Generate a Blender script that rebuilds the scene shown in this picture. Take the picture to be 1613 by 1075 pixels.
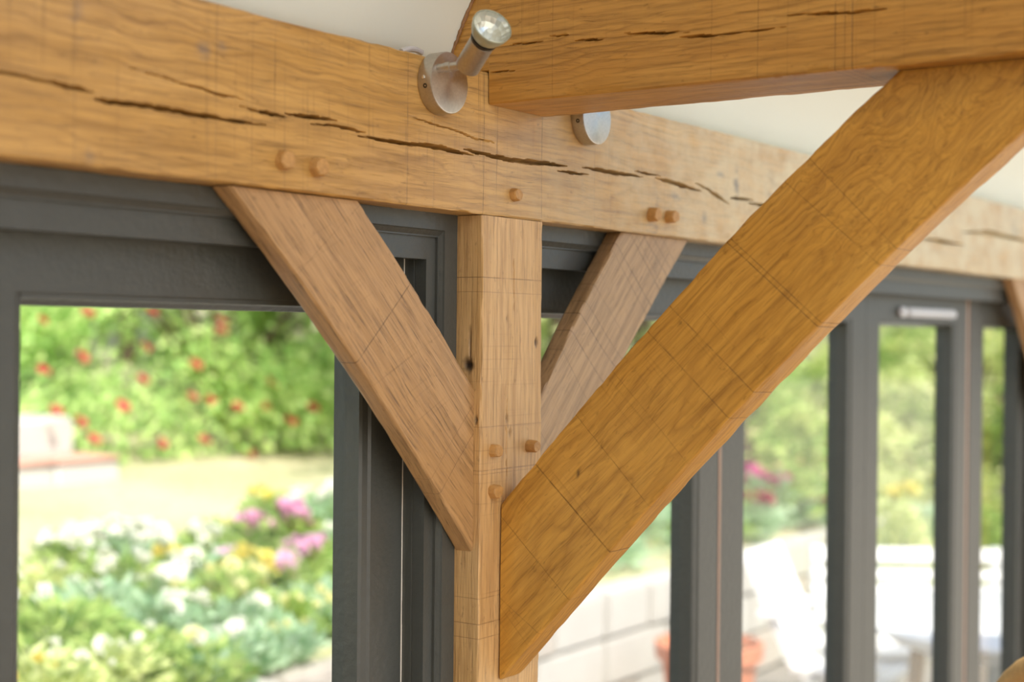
import bpy, bmesh, math, random
import numpy as np
from mathutils import Vector, Matrix

for o in list(bpy.data.objects): bpy.data.objects.remove(o, do_unlink=True)
SC = bpy.context.scene
COL = SC.collection

# ------------------------------------------------------------------ camera
# world: X runs along the glazed wall, Y points out to the garden, Z up.
# origin: room-side left arris of the oak post at floor level.
CZ = 1.80
CAM = np.array([-1.64293, -1.18739, CZ])
F = 2342.55
RIGHT = np.array([5.68963278e-01, -8.22311142e-01, 9.22898114e-03])
DOWN = np.array([4.94917842e-04, -1.08801197e-02, -9.99940687e-01])
FWD = np.array([8.22362781e-01, 5.68934098e-01, -5.78341211e-03])

cam_d = bpy.data.cameras.new('camera')
cam = bpy.data.objects.new('camera', cam_d)
COL.objects.link(cam)
mw = Matrix.Identity(4)
for i in range(3):
    mw[i][0] = RIGHT[i]; mw[i][1] = -DOWN[i]; mw[i][2] = -FWD[i]; mw[i][3] = CAM[i]
cam.matrix_world = mw
cam_d.sensor_width = 36.0
cam_d.lens = F / 1613 * 36
cam_d.clip_start = 0.05
cam_d.clip_end = 200
cam_d.dof.use_dof = True
cam_d.dof.focus_distance = 2.03
cam_d.dof.aperture_fstop = 2.55
SC.camera = cam

# ------------------------------------------------------------------ sky, sun, exposure
world = bpy.data.worlds.new('sky'); SC.world = world
world.use_nodes = True
wn = world.node_tree.nodes; wl = world.node_tree.links
sky = wn.new('ShaderNodeTexSky')
sky.sky_type = 'NISHITA'; sky.sun_disc = False
sky.sun_elevation = math.radians(50); sky.sun_rotation = math.radians(220)
sky.air_density = 1.0; sky.dust_density = 3.0; sky.ozone_density = 1.0
wl.new(sky.outputs[0], wn['Background'].inputs[0])
wn['Background'].inputs[1].default_value = 0.36
sun_d = bpy.data.lights.new('sun', 'SUN')
sun_d.energy = 7.0; sun_d.angle = math.radians(1.0); sun_d.color = (1.0, 0.93, 0.82)
sun = bpy.data.objects.new('sun', sun_d); COL.objects.link(sun)
SUN_FROM = Vector((-0.30, -0.60, 0.80))
sun.rotation_euler = SUN_FROM.to_track_quat('Z', 'Y').to_euler()
vs = SC.view_settings
vs.view_transform = 'Standard'; vs.look = 'None'; vs.gamma = 1.0; vs.use_curve_mapping = False
vs.exposure = -0.08

# ------------------------------------------------------------------ pixel helpers (1613 x 1075 frame)
def ray(x, y):
    return RIGHT * ((x - 806.5) / F) + DOWN * ((y - 537.5) / F) + FWD
def PY(x, y, Y=0.0):
    d = ray(x, y); return CAM + d * ((Y - CAM[1]) / d[1])
def PX(x, y, X=0.0):
    d = ray(x, y); return CAM + d * ((X - CAM[0]) / d[0])
def PZ(x, y, Z):
    d = ray(x, y); return CAM + d * ((Z - CZ) / d[2])

rng = np.random.default_rng(7)
random.seed(7)

# ------------------------------------------------------------------ object helpers
def tag(o, label=None, cat=None, group=None, kind=None):
    if label: o['label'] = label
    if cat: o['category'] = cat
    if group: o['group'] = group
    if kind: o['kind'] = kind
    return o
def empty(name, loc=(0, 0, 0), rz=0.0):
    o = bpy.data.objects.new(name, None); COL.objects.link(o)
    o.location = loc; o.rotation_euler = (0, 0, rz); o.empty_display_size = 0.05
    return o
def link(name, me, mat=None, parent=None):
    o = bpy.data.objects.new(name, me); COL.objects.link(o)
    if mat is not None and not me.materials: me.materials.append(mat)
    if parent is not None: o.parent = parent
    return o
class MB:
    """collects verts / faces, builds one mesh"""
    def __init__(s): s.v = []; s.f = []
    def add(s, vs_, fs_):
        n = len(s.v); s.v += [tuple(map(float, p)) for p in vs_]; s.f += [tuple(i + n for i in f) for f in fs_]
        return s
    def box(s, lo, hi):
        (a, b, c), (d, e, g) = lo, hi
        return s.add([(a,b,c),(d,b,c),(d,e,c),(a,e,c),(a,b,g),(d,b,g),(d,e,g),(a,e,g)],
                     [(0,3,2,1),(4,5,6,7),(0,1,5,4),(1,2,6,5),(2,3,7,6),(3,0,4,7)])
    def tube(s, pts, rad, n=10, cap=True):
        pts = [Vector(p) for p in pts]
        if not hasattr(rad, '__len__'): rad = [rad] * len(pts)
        rings = []; ref = None
        for i, p in enumerate(pts):
            t = (pts[min(i+1, len(pts)-1)] - pts[max(i-1, 0)]).normalized()
            if ref is None:
                ref = Vector((0, 0, 1)) if abs(t.z) < .9 else Vector((1, 0, 0))
            a = (ref - t * ref.dot(t)).normalized(); ref = a; b = t.cross(a)
            rings.append([p + (a * math.cos(k*2*math.pi/n) + b * math.sin(k*2*math.pi/n)) * rad[i] for k in range(n)])
        vs_ = [q for r in rings for q in r]; fs_ = []
        for i in range(len(pts)-1):
            for k in range(n):
                fs_.append((i*n+k, i*n+(k+1) % n, (i+1)*n+(k+1) % n, (i+1)*n+k))
        if cap:
            fs_.append(tuple(range(n-1, -1, -1))); fs_.append(tuple((len(pts)-1)*n+k for k in range(n)))
        return s.add(vs_, fs_)
    def lathe(s, prof, n=32, M=None, cap=True):
        """prof list of (r, z) revolved about local z, transformed by matrix M"""
        M = M or Matrix.Identity(4); vs_ = []; fs_ = []
        for r, z in prof:
            for k in range(n):
                a = 2*math.pi*k/n
                vs_.append(M @ Vector((r*math.cos(a), r*math.sin(a), z)))
        for i in range(len(prof)-1):
            for k in range(n):
                fs_.append((i*n+k, i*n+(k+1) % n, (i+1)*n+(k+1) % n, (i+1)*n+k))
        if cap and prof[0][0] > 1e-5: fs_.append(tuple(range(n-1, -1, -1)))
        if cap and prof[-1][0] > 1e-5: fs_.append(tuple((len(prof)-1)*n+k for k in range(n)))
        return s.add(vs_, fs_)
    def extrude(s, prof, a, b, fn):
        """closed 2D profile extruded from a to b; fn(p, t)->xyz"""
        n = len(prof)
        vs_ = [fn(p, a) for p in prof] + [fn(p, b) for p in prof]
        fs_ = [(i, (i+1) % n, n+(i+1) % n, n+i) for i in range(n)]
        fs_ += [tuple(range(n-1, -1, -1)), tuple(range(n, 2*n))]
        return s.add(vs_, fs_)
    def mesh(s, name, smooth=None, bevel=0.0, seg=2):
        me = bpy.data.meshes.new(name); me.from_pydata(s.v, [], s.f)
        bm = bmesh.new(); bm.from_mesh(me)
        bmesh.ops.remove_doubles(bm, verts=bm.verts, dist=1e-6)
        bmesh.ops.recalc_face_normals(bm, faces=bm.faces)
        if bevel > 0:
            ed = [e for e in bm.edges if len(e.link_faces) == 2 and e.calc_face_angle(0) > .6]
            bmesh.ops.bevel(bm, geom=ed, offset=bevel, segments=seg, affect='EDGES', clamp_overlap=True)
        bm.to_mesh(me); bm.free()
        if smooth is not None:
            me.shade_smooth(); me.set_sharp_from_angle(angle=math.radians(smooth))
        return me
    def build(s, name, mat, parent=None, smooth=None, bevel=0.0, seg=2):
        return link(name, s.mesh(name, smooth, bevel, seg), mat, parent)

# ------------------------------------------------------------------ material helpers
class NT:
    def __init__(s, name):
        s.m = bpy.data.materials.new(name); s.m.use_nodes = True
        s.t = s.m.node_tree; s.t.nodes.clear()
        s.out = s.n('ShaderNodeOutputMaterial')
    def n(s, typ, **kw):
        nd = s.t.nodes.new(typ)
        for k, v in kw.items(): setattr(nd, k, v)
        return nd
    def l(s, a, b): s.t.links.new(a, b)
    def val(s, sock, v):
        if hasattr(v, 'is_linked') or isinstance(v, bpy.types.NodeSocket): s.l(v, sock)
        else: sock.default_value = v
    def math(s, op, a, b=0.0, c=None, clamp=False):
        nd = s.n('ShaderNodeMath', operation=op); nd.use_clamp = clamp
        s.val(nd.inputs[0], a); s.val(nd.inputs[1], b)
        if c is not None: s.val(nd.inputs[2], c)
        return nd.outputs[0]
    def ramp(s, fac, stops, interp='LINEAR'):
        nd = s.n('ShaderNodeValToRGB'); s.l(fac, nd.inputs[0]); nd.color_ramp.interpolation = interp
        el = nd.color_ramp.elements
        while len(el) < len(stops): el.new(0.5)
        for e, (p, c) in zip(el, stops):
            e.position = p; e.color = c if len(c) == 4 else (*c, 1)
        return nd.outputs[0]
    def mapr(s, v, a, b, c=0.0, d=1.0):
        nd = s.n('ShaderNodeMapRange'); s.val(nd.inputs[0], v)
        for i, x in enumerate((a, b, c, d)): nd.inputs[i+1].default_value = x
        return nd.outputs[0]
    def mix(s, fac, a, b, mode='MIX'):
        nd = s.n('ShaderNodeMix', data_type='RGBA', blend_type=mode)
        s.val(nd.inputs[0], fac)
        for k, v in ((6, a), (7, b)):
            if isinstance(v, tuple): nd.inputs[k].default_value = v if len(v) == 4 else (*v, 1)
            else: s.l(v, nd.inputs[k])
        return nd.outputs[2]
    def noise(s, vec, scale, detail=2.0, rough=.5, dist=0.0):
        nd = s.n('ShaderNodeTexNoise'); nd.inputs['Scale'].default_value = scale
        nd.inputs['Detail'].default_value = detail; nd.inputs['Roughness'].default_value = rough
        nd.inputs['Distortion'].default_value = dist
        if vec is not None: s.l(vec, nd.inputs['Vector'])
        return nd.outputs[0]
    def xyz(s, x, y, z):
        nd = s.n('ShaderNodeCombineXYZ')
        for i, v in enumerate((x, y, z)): s.val(nd.inputs[i], v)
        return nd.outputs[0]
    def principled(s, **kw):
        nd = s.n('ShaderNodeBsdfPrincipled')
        for k, v in kw.items(): s.val(nd.inputs[k.replace('_', ' ')], v if not (isinstance(v, tuple) and len(v) == 3) else (*v, 1))
        s.l(nd.outputs[0], s.out.inputs[0]); return nd

def lin(r, g, b):
    f = lambda c: c/12.92 if c <= .04045 else ((c+.055)/1.055)**2.4
    return (f(r/255), f(g/255), f(b/255))

def plain(name, col, rough=.5, metal=0.0, var=0.12, scale=8.0, bump=0.0, bscale=60.0):
    t = NT(name); co = t.n('ShaderNodeTexCoord').outputs['Object']
    nz = t.noise(co, scale, 4)
    c2 = tuple(max(0, c*(1-var)) for c in col); c1 = tuple(min(1, c*(1+var)) for c in col)
    cc = t.mix(nz, c2, c1)
    p = t.principled(Base_Color=cc, Roughness=rough, Metallic=metal)
    if bump:
        b = t.n('ShaderNodeBump'); b.inputs['Strength'].default_value = bump; b.inputs['Distance'].default_value = .004
        t.l(t.noise(co, bscale, 4), b.inputs['Height']); t.l(b.outputs[0], p.inputs['Normal'])
    return t.m

def oak(name, light, mid, dark, pith=(-.05, .09), spacing=.0045, warp=.02, lines=(), saw=.25, sawk=0.0,
        ring=.55, pore=.5, rough=.42, burr=None, seed=0.0, mottle=.5, pale_sheen=None):
    """sawn oak: growth rings about a pith line, pores along the grain, saw kerf marks across it"""
    t = NT(name)
    at = t.n('ShaderNodeAttribute', attribute_name='grain')
    sp = t.n('ShaderNodeSeparateXYZ'); t.l(at.outputs['Vector'], sp.inputs[0])
    u, v, w = sp.outputs
    us = t.math('ADD', u, seed)
    # slow waviness of the fibres
    wn1 = t.noise(t.xyz(t.math('MULTIPLY', us, 3.0), t.math('MULTIPLY', v, 7.0), t.math('MULTIPLY', w, 7.0)), 1.0, 2.5, .5)
    wv = t.math('MULTIPLY', t.math('SUBTRACT', wn1, .5), warp)
    wn2 = t.noise(t.xyz(t.math('MULTIPLY', us, 14.0), t.math('MULTIPLY', v, 26.0), t.math('MULTIPLY', w, 26.0)), 1.0, 2, .5)
    wv = t.math('ADD', wv, t.math('MULTIPLY', t.math('SUBTRACT', wn2, .5), warp*.22))
    if burr:   # swirling figure near a limb: (u centre, v centre, radius, strength)
        bu, bv, br, bs = burr
        du = t.math('SUBTRACT', u, bu); dv = t.math('SUBTRACT', v, bv)
        d = t.math('SQRT', t.math('ADD', t.math('MULTIPLY', du, du), t.math('MULTIPLY', dv, dv)))
        fall = t.mapr(d, br, 0.0, 0.0, 1.0)
        fall = t.math('MULTIPLY', fall, fall)
        sw = t.noise(t.xyz(t.math('MULTIPLY', us, 11.0), t.math('MULTIPLY', v, 15.0), w), 1.0, 2.5, .55, 1.0)
        wv = t.math('ADD', wv, t.math('MULTIPLY', fall, t.math('MULTIPLY', t.math('SUBTRACT', sw, .5), bs)))
        wv = t.math('ADD', wv, t.math('MULTIPLY', fall, bs*.35))
    a = t.math('SUBTRACT', v, pith[0]); b = t.math('SUBTRACT', w, pith[1])
    r = t.math('SQRT', t.math('ADD', t.math('MULTIPLY', a, a), t.math('MULTIPLY', b, b)))
    r = t.math('ADD', r, wv)
    fr = t.math('FRACT', t.math('DIVIDE', t.math('ADD', r, 1.0), spacing))
    rg = t.ramp(fr, [(0, (1, 1, 1)), (.14, (.45, .45, .45)), (.34, (.08, .08, .08)), (.82, (0, 0, 0)), (1, (.9, .9, .9))])
    rmod = t.noise(t.xyz(t.math('MULTIPLY', us, 2.0), t.math('MULTIPLY', v, 22.0), t.math('MULTIPLY', w, 22.0)), 1.0, 2)
    rfac = t.math('MULTIPLY', rg, t.mapr(rmod, .3, .7, .15, 1.0))
    # broad colour drift
    mot = t.noise(t.xyz(t.math('MULTIPLY', us, 2.5), t.math('MULTIPLY', v, 16.0), t.math('MULTIPLY', w, 16.0)), 1.0, 4, .6)
    col = t.mix(t.mapr(mot, .5-.25/mottle*.5, .5+.25/mottle*.5), mid, light)
    col = t.mix(t.math('MULTIPLY', rfac, ring), col, dark)
    # open pores: short dark dashes along the fibre
    vv = t.math('ADD', v, t.math('MULTIPLY', wv, .8)); ww = t.math('ADD', w, t.math('MULTIPLY', wv, .8))
    po = t.noise(t.xyz(t.math('MULTIPLY', us, 13.0), t.math('MULTIPLY', vv, 330.0), t.math('MULTIPLY', ww, 330.0)), 1.0, 3, .65)
    pf = t.mapr(po, .52, .74)
    fb = t.noise(t.xyz(t.math('MULTIPLY', us, 5.0), t.math('MULTIPLY', vv, 110.0), t.math('MULTIPLY', ww, 110.0)), 1.0, 3, .65)
    col = t.mix(t.mapr(fb, .42, .72, 0, .5), col, dark)
    spk = t.noise(t.xyz(t.math('MULTIPLY', us, 55.0), t.math('MULTIPLY', vv, 120.0), t.math('MULTIPLY', ww, 120.0)), 1.0, 3, .6)
    col = t.mix(t.mapr(spk, .64, .80, 0, .55), col, tuple(c*.35 for c in dark))
    col = t.mix(t.math('MULTIPLY', pf, pore), col, tuple(c*.36 for c in dark))
    # saw kerf marks across the grain
    uk = t.math('ADD', us, t.math('MULTIPLY', v, sawk))
    s1 = t.noise(t.xyz(t.math('MULTIPLY', uk, 230.0), t.math('MULTIPLY', v, 3.0), t.math('MULTIPLY', w, 3.0)), 1.0, 1)
    s1 = t.mapr(s1, .6, .8)
    s2 = t.noise(t.xyz(t.math('MULTIPLY', us, 4.0), t.math('MULTIPLY', v, 9.0), w), 1.0, 2)
    sf = t.math('MULTIPLY', t.math('MULTIPLY', s1, t.mapr(s2, .42, .62)), saw)
    col = t.mix(sf, col, tuple(c*.5 for c in dark))
    lsum = None
    for (lu, lk, lw_, ls) in lines:
        q = t.math('ABSOLUTE', t.math('SUBTRACT', t.math('ADD', u, t.math('MULTIPLY', v, lk)), lu))
        q = t.math('MULTIPLY', t.mapr(q, lw_, lw_*.3), ls)
        lsum = q if lsum is None else t.math('MAXIMUM', lsum, q)
    if lsum is not None:
        brk = t.noise(t.xyz(t.math('MULTIPLY', u, 3.0), t.math('MULTIPLY', v, 60.0), w), 1.0, 2)
        lsum = t.math('MULTIPLY', lsum, t.mapr(brk, .32, .55, .25, 1.0))
        col = t.mix(lsum, col, tuple(c*.32 for c in dark))
    if pale_sheen:      # paler along the beam: reflected sheen put into the colour, over patchy whitish oak
        b0, b1, ba, bc = pale_sheen
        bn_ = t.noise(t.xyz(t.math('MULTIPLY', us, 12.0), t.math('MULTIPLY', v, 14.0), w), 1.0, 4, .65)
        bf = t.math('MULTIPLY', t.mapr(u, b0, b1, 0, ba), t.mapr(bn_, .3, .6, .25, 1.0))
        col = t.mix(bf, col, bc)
    # knots and iron stains carried by the mesh
    kn = t.n('ShaderNodeAttribute', attribute_name='knot')
    col = t.mix(kn.outputs['Fac'], col, lin(38, 26, 16))
    stn = t.n('ShaderNodeAttribute', attribute_name='stain')
    sn = t.noise(t.xyz(t.math('MULTIPLY', us, 30.0), t.math('MULTIPLY', v, 60.0), w), 1.0, 3)
    col = t.mix(t.math('MULTIPLY', stn.outputs['Fac'], t.mapr(sn, .4, .6)), col, lin(88, 96, 104))
    h = t.math('ADD', t.math('MULTIPLY', pf, -.5), t.math('MULTIPLY', sf, -.8))
    h = t.math('ADD', h, t.math('MULTIPLY', rfac, -.3))
    if lsum is not None: h = t.math('ADD', h, t.math('MULTIPLY', lsum, -1.2))
    bp = t.n('ShaderNodeBump'); bp.inputs['Strength'].default_value = .55; bp.inputs['Distance'].default_value = .0012
    t.l(h, bp.inputs['Height'])
    p = t.principled(Base_Color=col, Roughness=t.math('ADD', t.math('MULTIPLY', mot, .2), rough-.1))
    t.l(bp.outputs[0], p.inputs['Normal'])
    return t.m

# ------------------------------------------------------------------ value noise for mesh wobble
_gr = rng.random((256, 256))
def vnoise(x, y):
    x = np.asarray(x, float); y = np.asarray(y, float)
    xi = np.floor(x).astype(int); yi = np.floor(y).astype(int); fx = x-xi; fy = y-yi
    fx = fx*fx*(3-2*fx); fy = fy*fy*(3-2*fy)
    g = lambda a, b: _gr[a % 256, b % 256]
    return ((g(xi, yi)*(1-fx)+g(xi+1, yi)*fx)*(1-fy)+(g(xi, yi+1)*(1-fx)+g(xi+1, yi+1)*fx)*fy)-.5

def timber(name, mat, slices, sides, vw, parent=None, cracks=(), knots=(), stains=(), wob=.0007, ch=.0025, seed=0.0, edge=.0012, gfn=None):
    """slices: list of (u, 4x3 corners) - front-bottom, front-top, back-top, back-bottom.
    sides: four increasing 0..1 parameter lists for front, top, back, bottom. vw: section (height, thickness) for grain coords.
    cracks: (side0 only) [(u[], v[], halfwidth[], depth)]; knots/stains: (side,u,v,ru,rv,strength)"""
    U = np.array([s[0] for s in slices]); C4 = np.array([s[1] for s in slices], float)   # n,4,3
    n = len(U); H, T = vw
    cvw = [(0, 0), (H, 0), (H, T), (0, T)]
    P = []; G = []; K = []; S = []
    cen = C4.mean(axis=1)
    for sd in range(4):
        a = C4[:, sd]; b = C4[:, (sd+1) % 4]
        L = np.linalg.norm(b-a, axis=1).mean()
        e = ch/max(L, 1e-6)
        t = np.array(sides[sd]); t = e+t*(1-2*e)
        pos = a[:, None, :]*(1-t)[None, :, None]+b[:, None, :]*t[None, :, None]
        mid = (a+b)/2-cen; ax = np.gradient(cen, axis=0); ed = b-a
        nrm = np.cross(ed, ax); nrm /= np.linalg.norm(nrm, axis=1)[:, None]+1e-12
        sg = np.sign((nrm*mid).sum(1)); nrm *= sg[:, None]
        (v0, w0), (v1, w1) = cvw[sd], cvw[(sd+1) % 4]
        vv = v0+(v1-v0)*t; ww = w0+(w1-w0)*t
        UU = np.repeat(U[:, None], len(t), 1)
        VV = np.repeat(vv[None], n, 0); WW = np.repeat(ww[None], n, 0)
        lat = VV if sd in (0, 2) else WW
        d = vnoise(UU*9+seed+sd*17, lat*14+sd*31)*wob*2+vnoise(UU*60+seed, lat*50+sd*11)*wob*.8
        # uneven arrises
        ew = np.minimum(t, 1-t)[None]*L
        d -= np.clip(1-ew/.006, 0, 1)*edge*np.clip(vnoise(UU*35+seed*3+sd*7, UU*0+sd*5)*3, 0, 2)
        kk = np.zeros_like(UU); ss = np.zeros_like(UU)
        if sd == 0:
            for (cu, cv, hw, dep) in cracks:
                cu = np.array(cu); inside = (U > cu.min()) & (U < cu.max())
                if not inside.any(): continue
                zc = np.interp(U, cu, cv)+vnoise(U*120+cu[0]*50, U*0+3)*.0016
                h = np.interp(U, cu, hw)*(.75+.9*np.abs(vnoise(U*45+cu[0]*20, U*0+9)))
                h = np.where(inside, h, 1e-9)
                q = np.abs(VV-zc[:, None])/h[:, None]
                d -= np.where(q < 1, dep*(1-q**3)*np.clip(h[:, None]/.0018, .2, 1), 0)
        for (ks, ku, kv, ru, rv, st) in knots:
            if ks == sd:
                q = np.sqrt(((UU-ku)/ru)**2+((lat-kv)/rv)**2)*(1+.5*vnoise(UU*150, lat*150))
                kk = np.maximum(kk, np.clip(1.5-q*1.1, 0, 1)*st)
                d -= np.clip(1-q, 0, 1)*.006*st
        for (ks, ku, kv, ru, rv, st) in stains:
            if ks == sd:
                q = np.sqrt(((UU-ku)/ru)**2+((lat-kv)/rv)**2)
                ss = np.maximum(ss, np.clip(1.2-q, 0, 1)*st)
        pos = pos+nrm[:, None, :]*d[:, :, None]
        P.append(pos); G.append(np.stack([UU, VV, WW], -1)); K.append(kk); S.append(ss)
    P = np.concatenate(P, 1); G = np.concatenate(G, 1); K = np.concatenate(K, 1); S = np.concatenate(S, 1)
    if gfn is not None: G = gfn(P, G)
    m = P.shape[1]
    idx = np.arange(n*m).reshape(n, m)
    A = idx[:-1]; B = idx[1:]
    An = np.roll(A, -1, 1); Bn = np.roll(B, -1, 1)
    quads = np.stack([A, An, Bn, B], -1).reshape(-1, 4)
    # orientation check
    me = bpy.data.meshes.new(name)
    nq = len(quads)
    me.vertices.add(n*m); me.vertices.foreach_set('co', P.reshape(-1).astype(np.float32))
    loops = np.concatenate([quads.reshape(-1), idx[0][::-1], idx[-1]])
    me.loops.add(len(loops)); me.loops.foreach_set('vertex_index', loops.astype(np.int32))
    me.polygons.add(nq+2)
    st = np.concatenate([np.arange(nq)*4, [nq*4, nq*4+m]])
    me.polygons.foreach_set('loop_start', st.astype(np.int32))
    me.update(calc_edges=True); me.validate()
    for nm, typ, dat, key in (('grain', 'FLOAT_VECTOR', G.reshape(-1), 'vector'), ('knot', 'FLOAT', K.reshape(-1), 'value'), ('stain', 'FLOAT', S.reshape(-1), 'value')):
        at = me.attributes.new(nm, typ, 'POINT'); at.data.foreach_set(key, dat.astype(np.float32))
    v0 = (P.mean((0, 1))-P[n//2, 0]); 
    me.shade_smooth(); me.set_sharp_from_angle(angle=math.radians(38))
    o = link(name, me, mat, parent)
    # make sure normals face outwards
    poly = me.polygons[(n//2)*m+max(1, len(sides[0])//2)]
    if Vector(poly.normal).dot(Vector(poly.center)-Vector(P[n//2].mean(0))) < 0: me.flip_normals()
    return o

def lint(k): return list(np.linspace(0, 1, k))

# ------------------------------------------------------------------ materials
M = {}
M['paint'] = plain('grey_paint', lin(74, 76, 71), .36, 0, .1, 30, .25, 90)
M['plaster'] = plain('cream_plaster', lin(226, 230, 218), .9, 0, .03, 3, .1, 40)
M['wall_paint'] = plain('cream_wall_paint', lin(238, 230, 212), .9, 0, .04, 3)
M['seal'] = plain('cream_seal', lin(240, 232, 214), .8, 0, .05, 30)
M['seal_tan'] = plain('tan_seal', lin(172, 146, 126), .8, 0, .05, 30)
M['dark'] = plain('dark_gap', lin(30, 28, 25), .9)
M['peg'] = plain('oak_peg', lin(186, 140, 80), .5, 0, .35, 160, .3, 300)
M['plastic_vent'] = plain('vent_metal', lin(205, 205, 205), .35, .2, .03)
M['black'] = plain('black_plastic', lin(28, 28, 28), .4)
M['terracotta'] = plain('terracotta', lin(196, 122, 92), .85, 0, .15, 10)
M['brick_pink'] = plain('pink_brick', lin(196, 150, 134), .9)
M['soil'] = plain('soil', lin(92, 74, 56), .95, 0, .3, 12, .5, 30)
M['white_wood'] = plain('white_painted_wood', lin(240, 240, 238), .6, 0, .04, 20)
M['grey_wood'] = plain('weathered_wood', lin(150, 124, 100), .8, 0, .2, 30)
M['stone'] = plain('pale_stone', lin(180, 177, 172), .9, 0, .12, 6, .5, 25)
M['stone2'] = plain('warm_stone', lin(172, 164, 156), .9, 0, .15, 6, .5, 25)
M['slab'] = plain('paving_stone', lin(128, 123, 117), .9, 0, .12, 5, .3, 25)
M['floorwood'] = plain('floor_stone', lin(128, 106, 84), .5, 0, .08, 4)
M['straw'] = plain('woven_straw', lin(198, 160, 104), .8, 0, .3, 80, .5, 120)
M['bark'] = plain('bark', lin(96, 80, 64), .95, 0, .3, 20, .6, 40)

def steel():
    t = NT('brushed_steel'); co = t.n('ShaderNodeTexCoord').outputs['Object']
    sp = t.n('ShaderNodeSeparateXYZ'); t.l(co, sp.inputs[0])
    nz = t.noise(co, 300, 2)
    p = t.principled(Base_Color=t.mix(nz, lin(176, 170, 162), lin(206, 200, 192)), Metallic=1.0, Roughness=.32)
    if 'Anisotropic' in p.inputs:
        p.inputs['Anisotropic'].default_value = .75
        tg = t.n('ShaderNodeTangent', direction_type='RADIAL', axis='Z'); t.l(tg.outputs[0], p.inputs['Tangent'])
    return t.m
M['steel'] = steel()
M['chrome'] = plain('polished_chrome', (.86, .86, .85), .08, 1.0, .01)

def glass(name, tint=(.97, .985, .975)):
    t = NT(name)
    tr = t.n('ShaderNodeBsdfTransparent'); tr.inputs[0].default_value = (*tint, 1)
    gl = t.n('ShaderNodeBsdfGlossy'); gl.inputs['Roughness'].default_value = .01
    fr = t.n('ShaderNodeFresnel')      # thin pane: the far face of the sheet must not reflect totally
    t.l(t.mapr(t.n('ShaderNodeNewGeometry').outputs['Backfacing'], 0, 1, 1.3, 1/1.3), fr.inputs[0])
    mx = t.n('ShaderNodeMixShader'); t.l(fr.outputs[0], mx.inputs[0]); t.l(tr.outputs[0], mx.inputs[1]); t.l(gl.outputs[0], mx.inputs[2])
    t.l(mx.outputs[0], t.out.inputs[0]); return t.m
M['glass'] = glass('window_glass')

def leafmat(name, c1, c2, trans=.45):
    t = NT(name)
    oi = t.n('ShaderNodeNewGeometry').outputs['Random Per Island']
    col = t.mix(oi, c1, c2)
    d = t.n('ShaderNodeBsdfDiffuse'); t.l(col, d.inputs[0])
    tl = t.n('ShaderNodeBsdfTranslucent'); t.l(t.mix(.5, col, (1, 1, .45), 'MULTIPLY'), tl.inputs[0])
    mx = t.n('ShaderNodeMixShader'); mx.inputs[0].default_value = trans
    t.l(d.outputs[0], mx.inputs[1]); t.l(tl.outputs[0], mx.inputs[2]); t.l(mx.outputs[0], t.out.inputs[0])
    return t.m
M['leaf'] = leafmat('green_leaves', lin(128, 166, 88), lin(204, 220, 142))
M['leaf_blue'] = leafmat('bluegreen_leaves', lin(146, 182, 146), lin(208, 228, 202))
M['leaf_pale'] = leafmat('pale_leaves', lin(176, 196, 128), lin(236, 238, 182))
M['leaf_dark'] = leafmat('dark_leaves', lin(92, 122, 70), lin(152, 178, 104))
M['leaf_bush'] = leafmat('bush_leaves', lin(152, 194, 112), lin(222, 238, 166))
for k, c in dict(white=(246, 246, 240), yellow=(240, 226, 130), cream=(244, 240, 190), pink=(236, 184, 218), lilac=(242, 202, 232), red=(228, 104, 108),
                 crimson=(176, 44, 84), magenta=(214, 84, 164), blue=(128, 128, 206), purple=(110, 104, 196)).items():
    M['fl_'+k] = leafmat('petals_'+k, lin(*[max(0, x-18) for x in c]), lin(*c), .3)

# =================================================================== OAK FRAME
ZR = CZ                                   # relative heights below are to the camera level
PB, PT = ZR+.1610, ZR+.3555               # wall plate bottom / top
G = (lin(204, 158, 96), lin(184, 134, 72), lin(140, 92, 42))
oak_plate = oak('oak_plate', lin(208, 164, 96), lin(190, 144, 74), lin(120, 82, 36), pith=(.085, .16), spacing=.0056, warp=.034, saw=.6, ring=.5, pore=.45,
                lines=[(float(PY(x, y)[0]), 0, .0011, s) for x, y, s in ((642, 200, .5), (683, 280, .25), (762, 250, .6), (853, 270, .6), (936, 330, .4), (962, 300, .25), (1012, 320, .2), (1080, 330, .3), (1147, 280, .5), (118, 120, .3), (328, 130, .2), (340, 250, .2))], seed=1.3, rough=.36, pale_sheen=(-.15, .9, .85, lin(212, 200, 164)))
def crk(pts, dep=.02):
    q = [PY(x, y) for x, y, w in pts]
    return ([p[0] for p in q], [p[2]-PB for p in q], [max(w, .0002) for _, _, w in pts], dep)
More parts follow.
